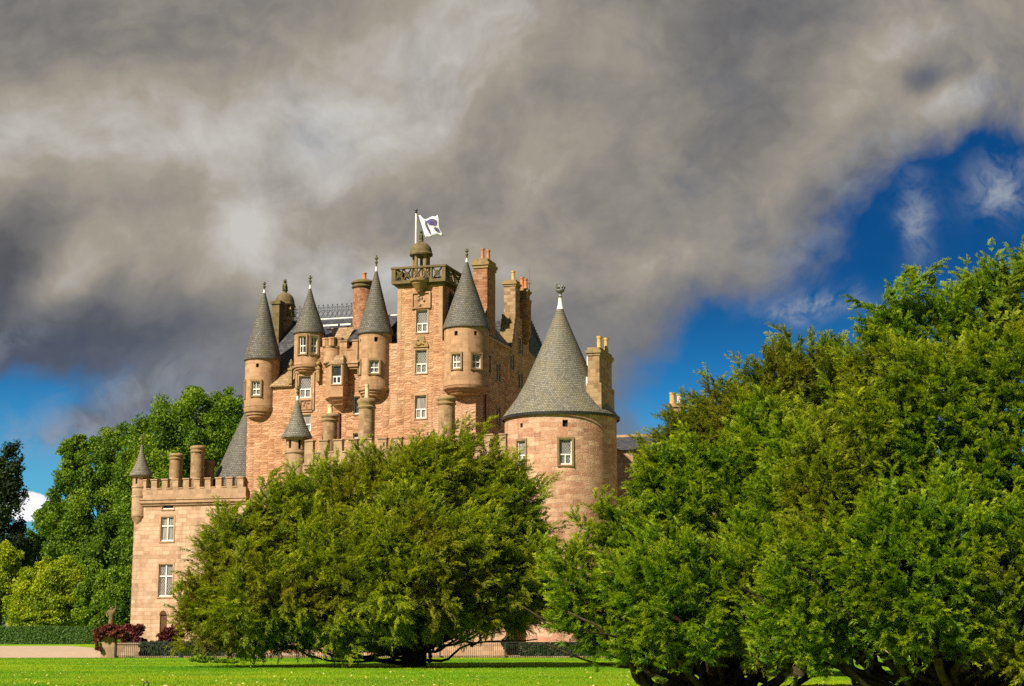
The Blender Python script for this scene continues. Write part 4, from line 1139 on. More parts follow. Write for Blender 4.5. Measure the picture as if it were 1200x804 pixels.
# --- low range before the keep, with its own battlement and corner turret
lx0, lx1 = W(353, 540, YL)[0], W(593, 530, YL)[0]
zlb, zlc, zlt = zat(420, 541.5, YL), zat(420, 529.5, YL), zat(420, 514.0, YL)
b = MB()
b.holed(plane_front(YL), lx0, lx1, 0, zlb - 0.1, [], 0.3)
b.face([(lx0, 0, 0), (lx0, YL, 0), (lx0, YL, zlb - 0.1), (lx0, 0, zlb - 0.1)]); b.face([(lx1, YL, 0), (lx1, 0, 0), (lx1, 0, zlb - 0.1), (lx1, YL, zlb - 0.1)])
b.face([(lx0, YL, zlb - 0.1), (lx1, YL, zlb - 0.1), (lx1, -0.002, zlb - 0.1), (lx0, -0.002, zlb - 0.1)])
b.build('low_range_wall', 'greystone', castle)
m1 = 10.5 * mpp(400, 520, YL); g1 = 8.0 * mpp(400, 520, YL)
parapet('low_parapet', lx0 + 0.3, lx1, YL, zlb, zlc, zlt, m1, g1, 'greystone')
turret('corner_turret', 346.5, YL + 0.4, [(640, 12.5), (512.5, 12.5)], [(512.5, 18.3), (507, 15.6), (499, 11.4), (488, 7.0), (477, 3.6), (468, 1.5)], 452,
       [(338.5, 341.5, 515, 525, 'slit'), (350, 353.5, 515, 526, 'slit'), (331.8, 334, 516, 527, 'slit'), (330.5, 334.5, 547, 558, 'dark')], mat='greystone', rmat='slatebig', bands=[(530.5, 0.09), (513.5, 0.1)])

# --- left wing
YW = -0.3
wx0, wx1 = W(154.5, 680, YW)[0], W(288, 600, YW)[0]
zwb, zwc, zwt = zat(220, 583, YW), zat(220, 572.5, YW), zat(220, 560.5, YW)
wing_px = [(189, 203, 606, 634, 'cross', 0.12), (186.5, 201.5, 661.5, 699, 'cross', 0.12), (254, 268, 604.5, 634, 'cross', 0.12), (250, 265, 661, 699, 'cross', 0.12),
           (190, 203.5, 591.5, 596.5, 'dark', 0.1), (254.5, 268, 589.5, 595, 'dark', 0.1), (187.5, 195, 720, 746, 'dark', 0.1)]
wing_h = [hole_px(*h[:4], YW) for h in wing_px]
b = MB()
b.holed(plane_front(YW), wx0, wx1, 0, zwb - 0.4, wing_h, 0.3)
wd_ = 10.0
b.face([(wx0, wd_, 0), (wx0, YW, 0), (wx0, YW, zwb - 0.4), (wx0, wd_, zwb - 0.4)]); b.face([(wx1, YW, 0), (wx1, 0, 0), (wx1, 0, zwb - 0.4), (wx1, YW, zwb - 0.4)])
b.face([(wx1, wd_, 0), (wx0, wd_, 0), (wx0, wd_, zwb - 0.4), (wx1, wd_, zwb - 0.4)]); b.face([(wx0, YW, zwb - 0.4), (wx1, YW, zwb - 0.4), (wx1, wd_, zwb - 0.4), (wx0, wd_, zwb - 0.4)])
b.build('wing_wall', 'wing', castle)
for h, d in zip(wing_h[:6], wing_px[:6]): window(castle, h[0], YW, h[2], 0, h[1], h[3] - h[2], d[4], d[5])
h = wing_h[6]
dd = MB(); dd.box(-h[1] / 2, h[1] / 2, 0.10, 0.16, 0, h[3] - h[2]); 
dr = link('door', dd.mesh('door', [M['timber']]), castle, (h[0], YW, h[2]))
da = MB(); r_ = h[1] / 2
for sgn in (1,):
    pts = [(r_ * 1.35 * math.cos(t), r_ * 1.35 * math.sin(t)) for t in np.linspace(0, math.pi, 13)]; pin = [(r_ * 0.98 * math.cos(t), r_ * 0.98 * math.sin(t)) for t in np.linspace(0, math.pi, 13)]
    for i in range(12):
        A, B, C_, D_ = pts[i], pts[i + 1], pin[i + 1], pin[i]
        F = lambda p, y_: (p[0], y_, p[1])
        da.face([F(A, -0.06), F(B, -0.06), F(C_, -0.06), F(D_, -0.06)]); da.face([F(A, 0.0), F(B, 0.0), F(B, -0.06), F(A, -0.06)]); da.face([F(D_, 0.1), F(C_, 0.1), F(C_, -0.06), F(D_, -0.06)])
link('door_arch', da.mesh('door_arch', [M['dressed']]), castle, (h[0], YW, h[3] - 0.02))
dt = MB(); dt.face([(r_ * 0.98 * math.cos(t), -0.012, r_ * 0.98 * math.sin(t)) for t in np.linspace(0, math.pi, 13)])
link('door_fanlight', dt.mesh('door_fanlight', [M['timber']]), castle, (h[0], YW, h[3] - 0.02))
sq = mpp(230, 570, YW)
parapet('wing_parapet', wx0 + 0.55, wx1, YW, zwb, zwc, zwt, 7.4 * sq, 6.6 * sq, 'greystone')
turret('wing_turret', 164.3, YW + 0.35, [(604, 9.4), (557, 9.4)], [(557, 13.6), (552, 11.0), (545, 7.6), (537, 4.6), (529, 2.6), (521, 1.3)], 509,
       [(160, 162.5, 559.5, 567, 'slit'), (169, 171.5, 559.5, 567, 'slit')], mat='greystone', rmat='slatebig', bands=[(571, 0.06), (582, 0.05)], corbel=[(618, 2), (615, 5), (612.5, 5.6), (610, 8), (607, 8.4), (605, 10)], lead=False)
# conical stair roof behind the wing
b = MB(); yk = 5.0; xk = W(289, 540, yk)[0]; s_ = mpp(289, 540, yk)
b.lathe([(42 * s_, zat(289, 590, yk)), (38 * s_, zat(289, 564, yk)), (33.5 * s_, zat(289, 553, yk)), (20 * s_, zat(289, 520, yk)), (6 * s_, zat(289, 488, yk)), (1.0 * s_, zat(289, 478, yk))], xk, yk, 48)
b.build('cone_roof', 'slate', castle)

# --- far service range to the right, with its chimney
fo = empty('service_range', (at(760, 520, 158).x, 158, 0), -BETA)
tag(fo, 'low slate roofed stone range half hidden behind the right hand yews', 'building')
b = MB(); zF0 = at(745, 527, 158).z; zF1 = at(745, 508.5, 161).z
b.box(-6, 16, 0, 9, 0, zF0); b.build('service_wall', 'greystone', fo)
b = MB(); b.face([(-6.3, -0.3, zF0), (16.3, -0.3, zF0), (16.3, 4.5, zF1), (-6.3, 4.5, zF1)]); b.face([(16.3, 9.3, zF0), (-6.3, 9.3, zF0), (-6.3, 4.5, zF1), (16.3, 4.5, zF1)])
b.face([(-6.3, 9.3, zF0), (-6.3, -0.3, zF0), (-6.3, 4.5, zF1)]); b.face([(16.3, -0.3, zF0), (16.3, 9.3, zF0), (16.3, 4.5, zF1)])
b.build('service_roof', 'slatedark', fo)
b = MB(); b.box(-6.4, 16.4, 4.3, 4.7, zF1 - 0.12, zF1 + 0.15); b.build('ridge', 'dressed', fo)
pc = at(789, 480, 160); lx = (pc - fo.location); lx = RL @ lx
zc0, zc1_, zc2 = at(789, 500, 160).z, at(789, 476, 160).z, at(789, 471.5, 160).z
b = MB(); b.box(lx.x - 0.55, lx.x + 0.55, 3.4, 5.4, zF1 - 1.5, zc1_); b.box(lx.x - 0.7, lx.x + 0.7, 3.25, 5.55, zc1_ + 0.003, zc2); cho = b.build('chimney', 'chimney', fo)
for dx_p, top in ((-0.35, 458), (0.35, 460)):
    b = MB(); b.lathe([(0.30, zc2 + 0.004), (0.26, zc2 + 0.2), (0.25, at(789, top, 160).z - 0.15), (0.30, at(789, top, 160).z - 0.13), (0.30, at(789, top, 160).z), (0.2, at(789, top, 160).z)], lx.x + dx_p, 4.0, 12)
    b.build('chimney_pot', 'potyellow' if dx_p < 0 else 'potpale', cho)

# --- flag on its pole
fpx, fpz = W(487.8, 250, 2.6); fy = 2.6
fpole = empty('flagpole', CO, -BETA)
tag(fpole, 'white flagpole standing behind the domed lantern on the castle roof', 'flagpole')
b = MB(); zfb = zb0 + 0.42; b.tube([(fpx, fy, zfb), (fpx, fy, fpz)], [0.11, 0.075], 10); b.build('pole', 'white', fpole)
b = MB(); b.lathe([(0.10, fpz), (0.12, fpz + 0.06), (0.06, fpz + 0.1), (0.06, fpz + 0.18), (0.13, fpz + 0.24), (0.10, fpz + 0.34), (0, fpz + 0.38)], fpx, fy, 10); b.build('pole_cap', 'black', fpole)
def flag_mat():
    mt, t, out = new_mat('flag_cloth')
    uv = t.node('ShaderNodeUVMap').outputs[0]
    s = t.node('ShaderNodeSeparateXYZ'); t.l.new(uv, s.inputs[0])
    def el_(cx, cy, rx, ry):
        return t.m('ADD', t.m('POWER', t.m('DIVIDE', t.m('SUBTRACT', s.outputs[0], cx), rx), 2.0), t.m('POWER', t.m('DIVIDE', t.m('SUBTRACT', s.outputs[1], cy), ry), 2.0))
    n = t.noise(uv, 9.0, 4, 0.6)[0]
    d = t.m('MINIMUM', el_(0.68, 0.66, 0.20, 0.16), t.m('MINIMUM', el_(0.36, 0.50, 0.06, 0.34), t.m('MINIMUM', el_(0.78, 0.28, 0.12, 0.12), el_(0.50, 0.80, 0.15, 0.07))))
    d2 = t.m('ADD', d, t.m('MULTIPLY', t.m('SUBTRACT', n, 0.5), 3.0))
    f = t.ss(d2, 1.9, 1.2)
    ink = t.mix(t.ss(t.noise(uv, 5.0, 2)[0], 0.4, 0.6), (0.10, 0.09, 0.28, 1), (0.10, 0.085, 0.06, 1))
    col = t.mix(f, (0.80, 0.79, 0.80, 1), ink)
    b_ = t.node('ShaderNodeBsdfPrincipled'); t.l.new(col, b_.inputs['Base Color']); b_.inputs['Roughness'].default_value = 0.8
    tr = t.node('ShaderNodeBsdfTranslucent'); t.l.new(col, tr.inputs[0])
    mx = t.node('ShaderNodeMixShader'); mx.inputs[0].default_value = 0.3
    t.l.new(b_.outputs[0], mx.inputs[1]); t.l.new(tr.outputs[0], mx.inputs[2]); t.l.new(mx.outputs[0], out.inputs[0])
    return mt
M['flag'] = flag_mat()
def fl_pt(px, py, dy=0.0):
    x, z = W(px, py, fy); return Vector((x, fy + dy, z))
c00, c01, c10, c11 = fl_pt(498.5, 278.5), fl_pt(490, 253.5), fl_pt(518.7, 274.5), fl_pt(512, 251)
fb = MB(); NU, NV = 18, 12
def FP(u, v):
    p = (c00 * (1 - u) + c10 * u) * (1 - v) + (c01 * (1 - u) + c11 * u) * v
    fold = 0.26 * math.sin(u * 9.0 + v * 2.5) * (0.25 + u) + 0.75 * max(0, v - 0.72) * (0.3 + u)
    sag = -0.16 * math.sin(math.pi * u) * (v - 0.2) + 0.10 * math.sin(u * 11 + 1)
    return p + Vector((0.1 * math.sin(v * 6 + u * 3) * u, fold, sag * (0.4 + v)))
for i in range(NU):
    for j in range(NV):
        q = [(i / NU, j / NV), ((i + 1) / NU, j / NV), ((i + 1) / NU, (j + 1) / NV), (i / NU, (j + 1) / NV)]
        fb.face([FP(*a) for a in q], q, sm=True)
fo_ = fb.build('flag', 'flag', None, sharp=180)
sm_ = fo_.modifiers.new('cloth_thickness', 'SOLIDIFY'); sm_.thickness = 0.012
fo_.matrix_world = Matrix.Translation(CO) @ Matrix.Rotation(-BETA, 4, 'Z')
tag(fo_, 'white flag with a faded blue and brown crest flying from the rooftop pole', 'flag')
# ------------------------------------------------------------------ vegetation
def np_mesh(name, V, T, mats, tint=None, mi=None):
    """triangles (or quads) straight from arrays"""
    me = bpy.data.meshes.new(name)
    k = T.shape[1]
    me.vertices.add(len(V)); me.vertices.foreach_set('co', V.astype(np.float32).ravel())
    me.loops.add(len(T) * k); me.loops.foreach_set('vertex_index', T.astype(np.int32).ravel())
    me.polygons.add(len(T)); me.polygons.foreach_set('loop_start', np.arange(0, len(T) * k, k, dtype=np.int32))
    for m_ in mats: me.materials.append(m_)
    if mi is not None: me.polygons.foreach_set('material_index', mi.astype(np.int32))
    if tint is not None:
        a = me.attributes.new('tint', 'FLOAT', 'POINT'); a.data.foreach_set('value', tint.astype(np.float32))
    me.update(calc_edges=True)
    return me

def norm(a): return a / np.maximum(np.linalg.norm(a, axis=-1, keepdims=True), 1e-9)

def make_spray(r, L=0.5, n=9):
    """one drooping yew shoot: needles in two ranks along a bent axis. Returns verts (m,3), tris, tint."""
    V = []; T = []; tint = []
    droop = r.uniform(0.15, 0.5); sw = r.uniform(-0.2, 0.2)
    def ax(t): return np.array([L * t, sw * L * t * t, -droop * L * t * t])
    # axis as a thin blade
    for i in range(n):
        t = (i + 0.4) / n
        p = ax(t); d = ax(min(1, t + 0.05)) - ax(t - 0.05); d /= np.linalg.norm(d)
        ln = L * 0.40 * (1.0 - 0.62 * t) * r.uniform(0.75, 1.2)
        for sgn in (-1, 1):
            side = np.array([0, sgn, 0.0])
            dirn = d * r.uniform(0.55, 1.0) + side * 0.8 + np.array([0, 0, r.uniform(-0.35, 0.30)])
            dirn /= np.linalg.norm(dirn)
            wv = np.cross(dirn, np.array([0, r.uniform(-0.6, 0.6), 1.0])); wv /= np.linalg.norm(wv)
            k = len(V); wd = ln * 0.27
            V += [p - wv * wd, p + wv * wd, p + dirn * ln]
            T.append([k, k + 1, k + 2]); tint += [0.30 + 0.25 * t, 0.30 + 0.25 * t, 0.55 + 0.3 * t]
    k = len(V); V += [ax(0.86) + [0, -0.02 * L, 0], ax(0.86) + [0, 0.02 * L, 0], ax(1.12)]; T.append([k, k + 1, k + 2]); tint += [0.6, 0.6, 0.9]
    return np.array(V), np.array(T), np.array(tint)

def make_bough(r, Lb=1.35, ns=34, n_needle=8, droop=0.35, spread=0.5, Ls=(0.28, 0.52)):
    """a plume of sprays round a bent twig; x is the growing direction, z up"""
    VV = []; TT = []; tn = []; off = 0
    for i in range(ns):
        t = (i + r.uniform(0, 1)) / ns
        px_ = Lb * t; pz = 0.10 * Lb * math.sin(t * 2.2) - droop * Lb * t * t
        L = r.uniform(*Ls) * (1.05 - 0.45 * t)
        V, T, tt = make_spray(r, L, n_needle)
        ang = r.uniform(-1, 1) * (1.25 - 0.75 * t)           # fan sideways
        pit = r.uniform(-0.55, 0.55) - 0.25 * t * droop * 2
        rol = r.uniform(-0.9, 0.9)
        Rm = np.array(Matrix.Rotation(ang, 3, 'Z') @ Matrix.Rotation(-pit, 3, 'Y') @ Matrix.Rotation(rol, 3, 'X'))
        V = V @ Rm.T
        V = V + np.array([px_, r.uniform(-1, 1) * 0.10 * Lb * spread, pz + r.uniform(-0.5, 0.5) * 0.14 * Lb * spread])
        VV.append(V); TT.append(T + off); off += len(V)
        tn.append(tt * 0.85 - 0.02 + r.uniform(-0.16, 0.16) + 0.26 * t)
    return np.concatenate(VV), np.concatenate(TT), np.concatenate(tn)

_r = np.random.default_rng(11)
BOUGHS = [make_bough(_r, 1.35, 34, 8, d) for d in (0.15, 0.3, 0.45, 0.6, 0.25, 0.4)]
BOUGHS_FAR = [make_bough(_r, 1.25, 38, 5, d, 0.9, (0.22, 0.44)) for d in (0.15, 0.3, 0.45, 0.6, 0.25, 0.4)]
BOUGHS_FINE = [make_bough(_r, 0.85, 44, 5, d, 1.1, (0.20, 0.40)) for d in (0.2, 0.4, 0.6, 0.8, 0.3, 0.5)]

def scatter_boughs(P, D, S, roll, tint, templates, r):
    """P positions, D growing directions, S sizes -> one vertex and triangle array"""
    up = np.array([0, 0, 1.0])
    side = norm(np.cross(up[None], D) + 1e-6)
    u2 = np.cross(D, side)
    c, s = np.cos(roll)[:, None], np.sin(roll)[:, None]
    side, u2 = side * c + u2 * s, u2 * c - side * s
    VV = []; TT = []; tn = []; off = 0
    which = r.integers(0, len(templates), len(P))
    for k, (V, T, tt) in enumerate(templates):
        ix = np.nonzero(which == k)[0]
        if not len(ix): continue
        B = np.stack([D[ix], side[ix], u2[ix]], axis=1)            # n,3,3 rows = axes
        W_ = (V[None] @ B) * S[ix][:, None, None] + P[ix][:, None]
        n, m = W_.shape[:2]
        VV.append(W_.reshape(-1, 3)); TT.append((T[None] + (np.arange(n) * m)[:, None, None]).reshape(-1, 3) + off); off += n * m
        tn.append(np.clip(tt[None] + tint[ix][:, None], 0, 1).reshape(-1))
    return np.concatenate(VV), np.concatenate(TT), np.concatenate(tn)

def ellipsoid_points(lobes, density, r, shrink=1.0, zmin=0.5, back=1.0, inside=0.90):
    """points on the outer skin of a union of ellipsoids (x,y,z,rx,ry,rz), with outward normals"""
    P_, N_ = [], []
    L = np.array(lobes)
    for i, (x, y, z, rx, ry, rz_) in enumerate(L):
        area = 4 * math.pi * (((rx * ry) ** 1.6 + (rx * rz_) ** 1.6 + (ry * rz_) ** 1.6) / 3) ** (1 / 1.6)
        n = int(area * density)
        d = norm(r.normal(size=(n, 3)))
        sc_ = np.array([rx, ry, rz_]) * shrink
        p = d * sc_ + np.array([x, y, z]); nn = norm(d / sc_)
        keep = p[:, 2] > zmin
        for j, (a, b, c, ra, rb, rc) in enumerate(L):
            if j == i: continue
            q = ((p - [a, b, c]) / (np.array([ra, rb, rc]) * shrink * inside))
            keep &= (q ** 2).sum(1) > 1
        if back < 1: keep &= (nn[:, 1] < 0.35) | (r.random(n) < back)
        P_.append(p[keep]); N_.append(nn[keep])
    return np.concatenate(P_), np.concatenate(N_)

def tube_np(pts, rad, seg=7):
    pts = np.array(pts, float); n = len(pts)
    d = norm(np.gradient(pts, axis=0))
    ref = np.where(np.abs(d[:, 2:3]) > 0.9, np.array([[1.0, 0, 0]]), np.array([[0, 0, 1.0]]))
    t = norm(np.cross(d, ref)); b = np.cross(d, t)
    a = np.arange(seg) * 2 * math.pi / seg
    ringv = pts[:, None] + (t[:, None] * np.cos(a)[None, :, None] + b[:, None] * np.sin(a)[None, :, None]) * np.array(rad)[:, None, None]
    V = ringv.reshape(-1, 3); F = []
    for i in range(n - 1):
        for k in range(seg):
            k2 = (k + 1) % seg
            F.append([i * seg + k, i * seg + k2, (i + 1) * seg + k2, (i + 1) * seg + k])
    return V, np.array(F)
def merge(parts):
    VV, FF, off = [], [], 0
    for V, F in parts:
        VV.append(V); FF.append(F + off); off += len(V)
    return np.concatenate(VV), np.concatenate(FF)
def limb(p0, p1, r0, r1, r, bend=0.15, n=9, lift=0.0):
    p0 = np.array(p0, float); p1 = np.array(p1, float); L = np.linalg.norm(p1 - p0)
    ph = r.uniform(0, 6.28, 3); t = np.linspace(0, 1, n)
    pts = p0 + (p1 - p0) * t[:, None]
    env = np.sin(np.pi * t)
    pts += np.stack([np.sin(t * 5 + ph[0]), np.sin(t * 5.5 + ph[1]), 0.5 * np.sin(t * 5 + ph[2])], 1) * (env * L * bend * 0.5)[:, None]
    pts[:, 2] += lift * env
    return tube_np(pts, r0 + (r1 - r0) * t ** 0.8)

def plumes(P, N, r, length, nb, blen, up, lean, seed):
    """each anchor becomes a plume: several boughs along one rising axis, closing to a point"""
    n = len(P)
    A = norm(N * 0.75 + np.array([0, 0, up]) + np.array(lean) + r.normal(0, 0.30, P.shape))
    Lp = length * r.uniform(0.55, 1.35, n)
    tb = np.clip(r.normal(0, 1, n), -1.6, 1.6)
    PP, DD, SS, TT = [], [], [], []
    for i in range(nb):
        t = (i + r.uniform(0, 1, n)) / nb
        rad = r.normal(0, 1, P.shape); rad -= A * (rad * A).sum(1)[:, None]; rad = norm(rad)
        q = P + A * (Lp * (t - 0.72))[:, None] + rad * (Lp * 0.24 * (1 - 0.85 * t) * r.uniform(0.3, 1, n))[:, None]
        d = norm(A * (0.55 + 0.7 * t)[:, None] + rad * (0.75 * (1 - 0.8 * t))[:, None] + r.normal(0, 0.12, P.shape) + np.array([0, 0, 0.08]))
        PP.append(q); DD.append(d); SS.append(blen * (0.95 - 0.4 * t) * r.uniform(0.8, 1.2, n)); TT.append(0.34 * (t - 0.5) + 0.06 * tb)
    return np.concatenate(PP), np.concatenate(DD), np.concatenate(SS), np.concatenate(TT)

def yew(name, label, base, lobes, mat, seed, density=3.0, blen=1.0, templates=None, zmin=0.6, low_limbs=10, trunk_r=0.5, group=None, up=0.45, lean=(0, 0, 0), back=0.45, hues=0.18, plume=1.2, pdens=2.0, nb=7, fill=1.0, skirt=None, rough=0.27, core=1.4, stems=0):
    r = np.random.default_rng(seed)
    root = empty(name, base)
    tag(root, label, 'tree', group)
    templates = templates or BOUGHS
    base = np.array(base)
    lb = [(x - base[0], y - base[1], z, rx, ry, rz_) for x, y, z, rx, ry, rz_ in lobes]
    Pp, Np = ellipsoid_points(lb, pdens, r, 0.97, zmin, back, 0.90)
    fp = np.sin(Pp[:, 0] * 1.1 + seed) * np.sin(Pp[:, 2] * 1.5 + 1.3 * seed) + 0.6 * np.sin(Pp[:, 0] * 2.7 + Pp[:, 2] * 2.1 + Pp[:, 1] * 1.7)
    Pp = Pp + Np * (rough * plume * fp + r.normal(0, 0.22 * plume, len(Pp)))[:, None]
    pP, pD, pS, pT = plumes(Pp, Np, r, plume, nb, blen * 0.85, up, lean, seed)
    P1, N1 = ellipsoid_points(lb, density * 0.4, r, 0.84, zmin, back, 0.88)
    P2, N2 = ellipsoid_points(lb, density * 0.55 * fill, r, 0.80, zmin, back, 0.86)
    P3, N3 = ellipsoid_points(lb, density * 0.35 * fill, r, 0.62, zmin + 0.4, back, 0.8)
    vP = []          # boughs filling the heart of the crown
    for (x, y, z, rx, ry, rz_) in lb:
        n = int(4.19 * rx * ry * rz_ * core)
        vP.append(norm(r.normal(size=(n, 3))) * (r.random((n, 1)) ** 0.33) * 0.72 * np.array([rx, ry, rz_]) + np.array([x, y, z]))
    vP = np.concatenate(vP); vP = vP[vP[:, 2] > zmin + 0.3]
    P = np.concatenate([P1, P2, P3, vP]); N = np.concatenate([N1, N2, N3, norm(r.normal(size=vP.shape) + np.array([0, -0.4, 0.1]))])
    # uneven outline: push boughs in and out in drifts
    f = np.sin(P[:, 0] * 1.3 + seed) * np.sin(P[:, 2] * 1.7 + 1.3 * seed) + 0.6 * np.sin(P[:, 0] * 3.1 + P[:, 2] * 2.3 + P[:, 1] * 2.0)
    P = P + N * (f * 0.28 + r.normal(0, 0.16, len(P)))[:, None] * blen
    D = norm(N * 0.85 + np.array([0, 0, up]) + np.array(lean) + r.normal(0, 0.33, P.shape))
    low = P[:, 2] < 2.2
    D[low] = norm(D[low] * np.array([1, 1, 0.3]) + np.array([0, 0, -0.05]))
    S = blen * r.uniform(0.6, 1.25, len(P))
    P = P - D * (S * 0.55)[:, None]
    tint = r.normal(0, hues * 0.5, len(P)) + 0.10 * f
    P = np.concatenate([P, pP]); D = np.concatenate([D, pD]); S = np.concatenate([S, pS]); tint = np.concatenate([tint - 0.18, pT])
    if skirt is not None:      # where the skirt is browsed higher and daylight shows under it
        ok = P[:, 2] > skirt(P[:, 0] + base[0], r.normal(0, 0.18, len(P))); P, D, S, tint = P[ok], D[ok], S[ok], tint[ok]
    V, T, tn = scatter_boughs(P, D, S, r.uniform(-0.6, 0.6, len(P)), tint, templates, r)
    k = V[:, 2] > 0.02
    ok = k[T].all(1)
    T = T[ok]
    crown = link('crown', np_mesh('crown', V, T, [M[mat]], tn), root)
    # trunk and limbs
    parts = []
    zc = np.mean([l[2] for l in lb]); 
    nst = 3 if trunk_r > 0.4 else 2
    for i in range(0 if stems else nst):
        a = 2 * math.pi * i / nst + r.uniform(0, 1)
        q = np.array([math.cos(a) * trunk_r * 0.35, math.sin(a) * trunk_r * 0.35, -0.1])
        e_ = np.array([math.cos(a) * 0.9, math.sin(a) * 0.9, zc * 0.9])
        parts.append(limb(q, e_, trunk_r * r.uniform(0.6, 0.8), trunk_r * 0.3, r, 0.08))
    for i in range(stems):          # a many-stemmed yew: boles leaning out from one root plate
        a = 2 * math.pi * (i + r.uniform(0, 0.7)) / stems; rr0 = r.uniform(0.3, 1.5)
        q = np.array([math.cos(a) * rr0, math.sin(a) * rr0 * 0.7, -0.15]); ln = r.uniform(1.3, 3.0)
        m_ = q + np.array([math.cos(a) * ln, math.sin(a) * ln * 0.7, r.uniform(1.1, 2.0)])
        r0_ = r.uniform(0.10, 0.21)
        parts.append(limb(q, m_, r0_, r0_ * 0.6, r, 0.14, 9, -0.12))
        for _ in range(3): parts.append(limb(m_ - (m_ - q) * r.uniform(0, 0.45), m_ + np.array([math.cos(a) * r.uniform(0.2, 1.6) + r.normal(0, 0.6), r.normal(0, 0.6), r.uniform(0.5, 1.8)]), r0_ * 0.5, 0.03, r, 0.2, 8))
    flare = np.linspace(0, 1, 6)
    if not stems: parts.append(tube_np(np.stack([flare * 0, flare * 0, -0.1 + flare * 1.6], 1), trunk_r * (1.05 - 0.3 * flare ** 0.5), 10))
    for (x, y, z, rx, ry, rz_) in lb:
        for _ in range(2):
            e_ = np.array([x, y, z]) + r.normal(0, 0.35, 3) * np.array([rx, ry, rz_])
            e_[2] = max(e_[2], 1.0)
            s0 = np.array([r.normal(0, trunk_r * (1.6 if stems else 0.4)), r.normal(0, trunk_r * 0.4), r.uniform(0.0, 0.6) if stems else r.uniform(0.5, min(2.2, zc))])
            parts.append(limb(s0, e_, trunk_r * r.uniform(0.25, 0.42), 0.05, r, 0.14))
    xs = [l[0] for l in lb]; 
    xmin = min(l[0] - l[3] * 0.3 for l in lb); xmax = max(l[0] + l[3] * 0.3 for l in lb); yr = np.mean([l[4] for l in lb])
    for i in range(low_limbs):      # limbs sweeping low out to the skirt of the crown
        t = (i + 0.5) / low_limbs
        ex = xmin + (xmax - xmin) * t + r.normal(0, 0.3)
        ey = -yr * 0.75 * math.sin(math.pi * t) * r.uniform(0.2, 1.0) if i % 3 else yr * 0.5 * r.uniform(0.2, 1)
        s0 = np.array([np.sign(ex) * trunk_r * 0.4, np.sign(ey) * 0.2, r.uniform(0.15, 0.9)])
        s0[0] += r.normal(0, trunk_r * (2.2 if stems else 0.5))
        if stems: s0[2] = r.uniform(-0.1, 0.3)
        parts.append(limb(s0, (ex, ey, r.uniform(1.2, 2.6)), r.uniform(0.07, 0.16), 0.03, r, 0.26, 11, -0.2))
        m_ = s0 + (np.array([ex, ey, 1.7]) - s0) * r.uniform(0.35, 0.6)
        for q in range(3):
            parts.append(limb(m_ + r.normal(0, 0.1, 3), m_ + np.array([r.normal(0, 1.2), r.normal(0, 0.9), r.uniform(0.5, 1.5)]), 0.055, 0.018, r, 0.2, 7))
    V, F = merge(parts)
    link('trunk', np_mesh('trunk', V, F, [M['bark']]), root)
    return root, len(T)

def lobe(px, py, D, hx, hz, ry=None):
    """an ellipsoid of the crown: half sizes are given in photograph pixels at distance D"""
    p = at(px, py, D); k = D / FPX
    return (p.x, p.y, p.z, hx * k, (ry if ry else hx * 0.8) * k, hz * k)

NT_TOTAL = 0
# --- the olive yew before the keep
D1 = 85.0
lob = [lobe(272, 705, D1, 44, 54), lobe(306, 662, D1, 60, 68), lobe(345, 640, D1 + 1, 60, 62), lobe(395, 634, D1 + 1, 70, 76), lobe(455, 600, D1 + 1, 72, 64),
       lobe(515, 585, D1, 66, 66), lobe(560, 600, D1, 60, 70), lobe(598, 640, D1 - 1, 42, 68), lobe(622, 690, D1 - 1.5, 30, 48), lobe(585, 690, D1 - 2, 55, 55),
       lobe(420, 690, D1 - 2, 90, 64), lobe(500, 670, D1 - 3, 88, 76), lobe(335, 705, D1 - 2, 75, 52), lobe(350, 604, D1 + 1, 28, 24), lobe(252, 735, D1 - 0.5, 34, 34)]
b0_ = ground(486, 781)
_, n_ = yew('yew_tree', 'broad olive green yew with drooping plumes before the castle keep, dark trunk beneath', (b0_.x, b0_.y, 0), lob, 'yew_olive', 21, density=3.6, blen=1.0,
            templates=BOUGHS_FAR, trunk_r=0.62, low_limbs=16, up=0.45, lean=(0.38, 0, 0.05), zmin=0.9, plume=1.8, pdens=2.2, nb=9, fill=1.3, rough=0.34, skirt=lambda x, n: np.where((x > at(492, 760, D1).x) & (x < at(650, 760, D1).x), 1.95, np.where(x > at(300, 760, D1).x, 0.85, 0.6)) + n)
NT_TOTAL += n_
# --- the yews at the right
D2 = 48.5
lob = [lobe(676, 686, D2, 36, 58), lobe(728, 655, D2, 50, 74), lobe(930, 640, D2 - 1, 60, 105), lobe(790, 615, D2 + 1, 58, 80), lobe(845, 600, D2 + 1, 60, 92), lobe(800, 700, D2 - 2, 80, 70), lobe(880, 695, D2 - 2, 80, 80), lobe(700, 728, D2, 40, 38), lobe(760, 745, D2 - 1, 50, 28), lobe(772, 560, D2 + 1, 30, 44), lobe(905, 560, D2 + 1, 60, 90)]
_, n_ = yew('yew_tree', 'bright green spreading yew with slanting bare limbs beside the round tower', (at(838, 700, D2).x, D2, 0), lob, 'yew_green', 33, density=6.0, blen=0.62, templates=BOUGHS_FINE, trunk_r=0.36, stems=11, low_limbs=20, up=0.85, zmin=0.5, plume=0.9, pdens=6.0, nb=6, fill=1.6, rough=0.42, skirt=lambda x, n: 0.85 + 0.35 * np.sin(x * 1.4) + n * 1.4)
NT_TOTAL += n_
D3 = 66.0
lob = [lobe(812, 516, D3, 34, 42), lobe(862, 492, D3, 38, 48), lobe(915, 455, D3, 42, 42), lobe(965, 450, D3, 50, 42), lobe(900, 520, D3, 80, 70), lobe(990, 520, D3, 70, 90), lobe(880, 620, D3, 100, 110), lobe(980, 640, D3, 90, 110), lobe(795, 560, D3, 32, 46)]
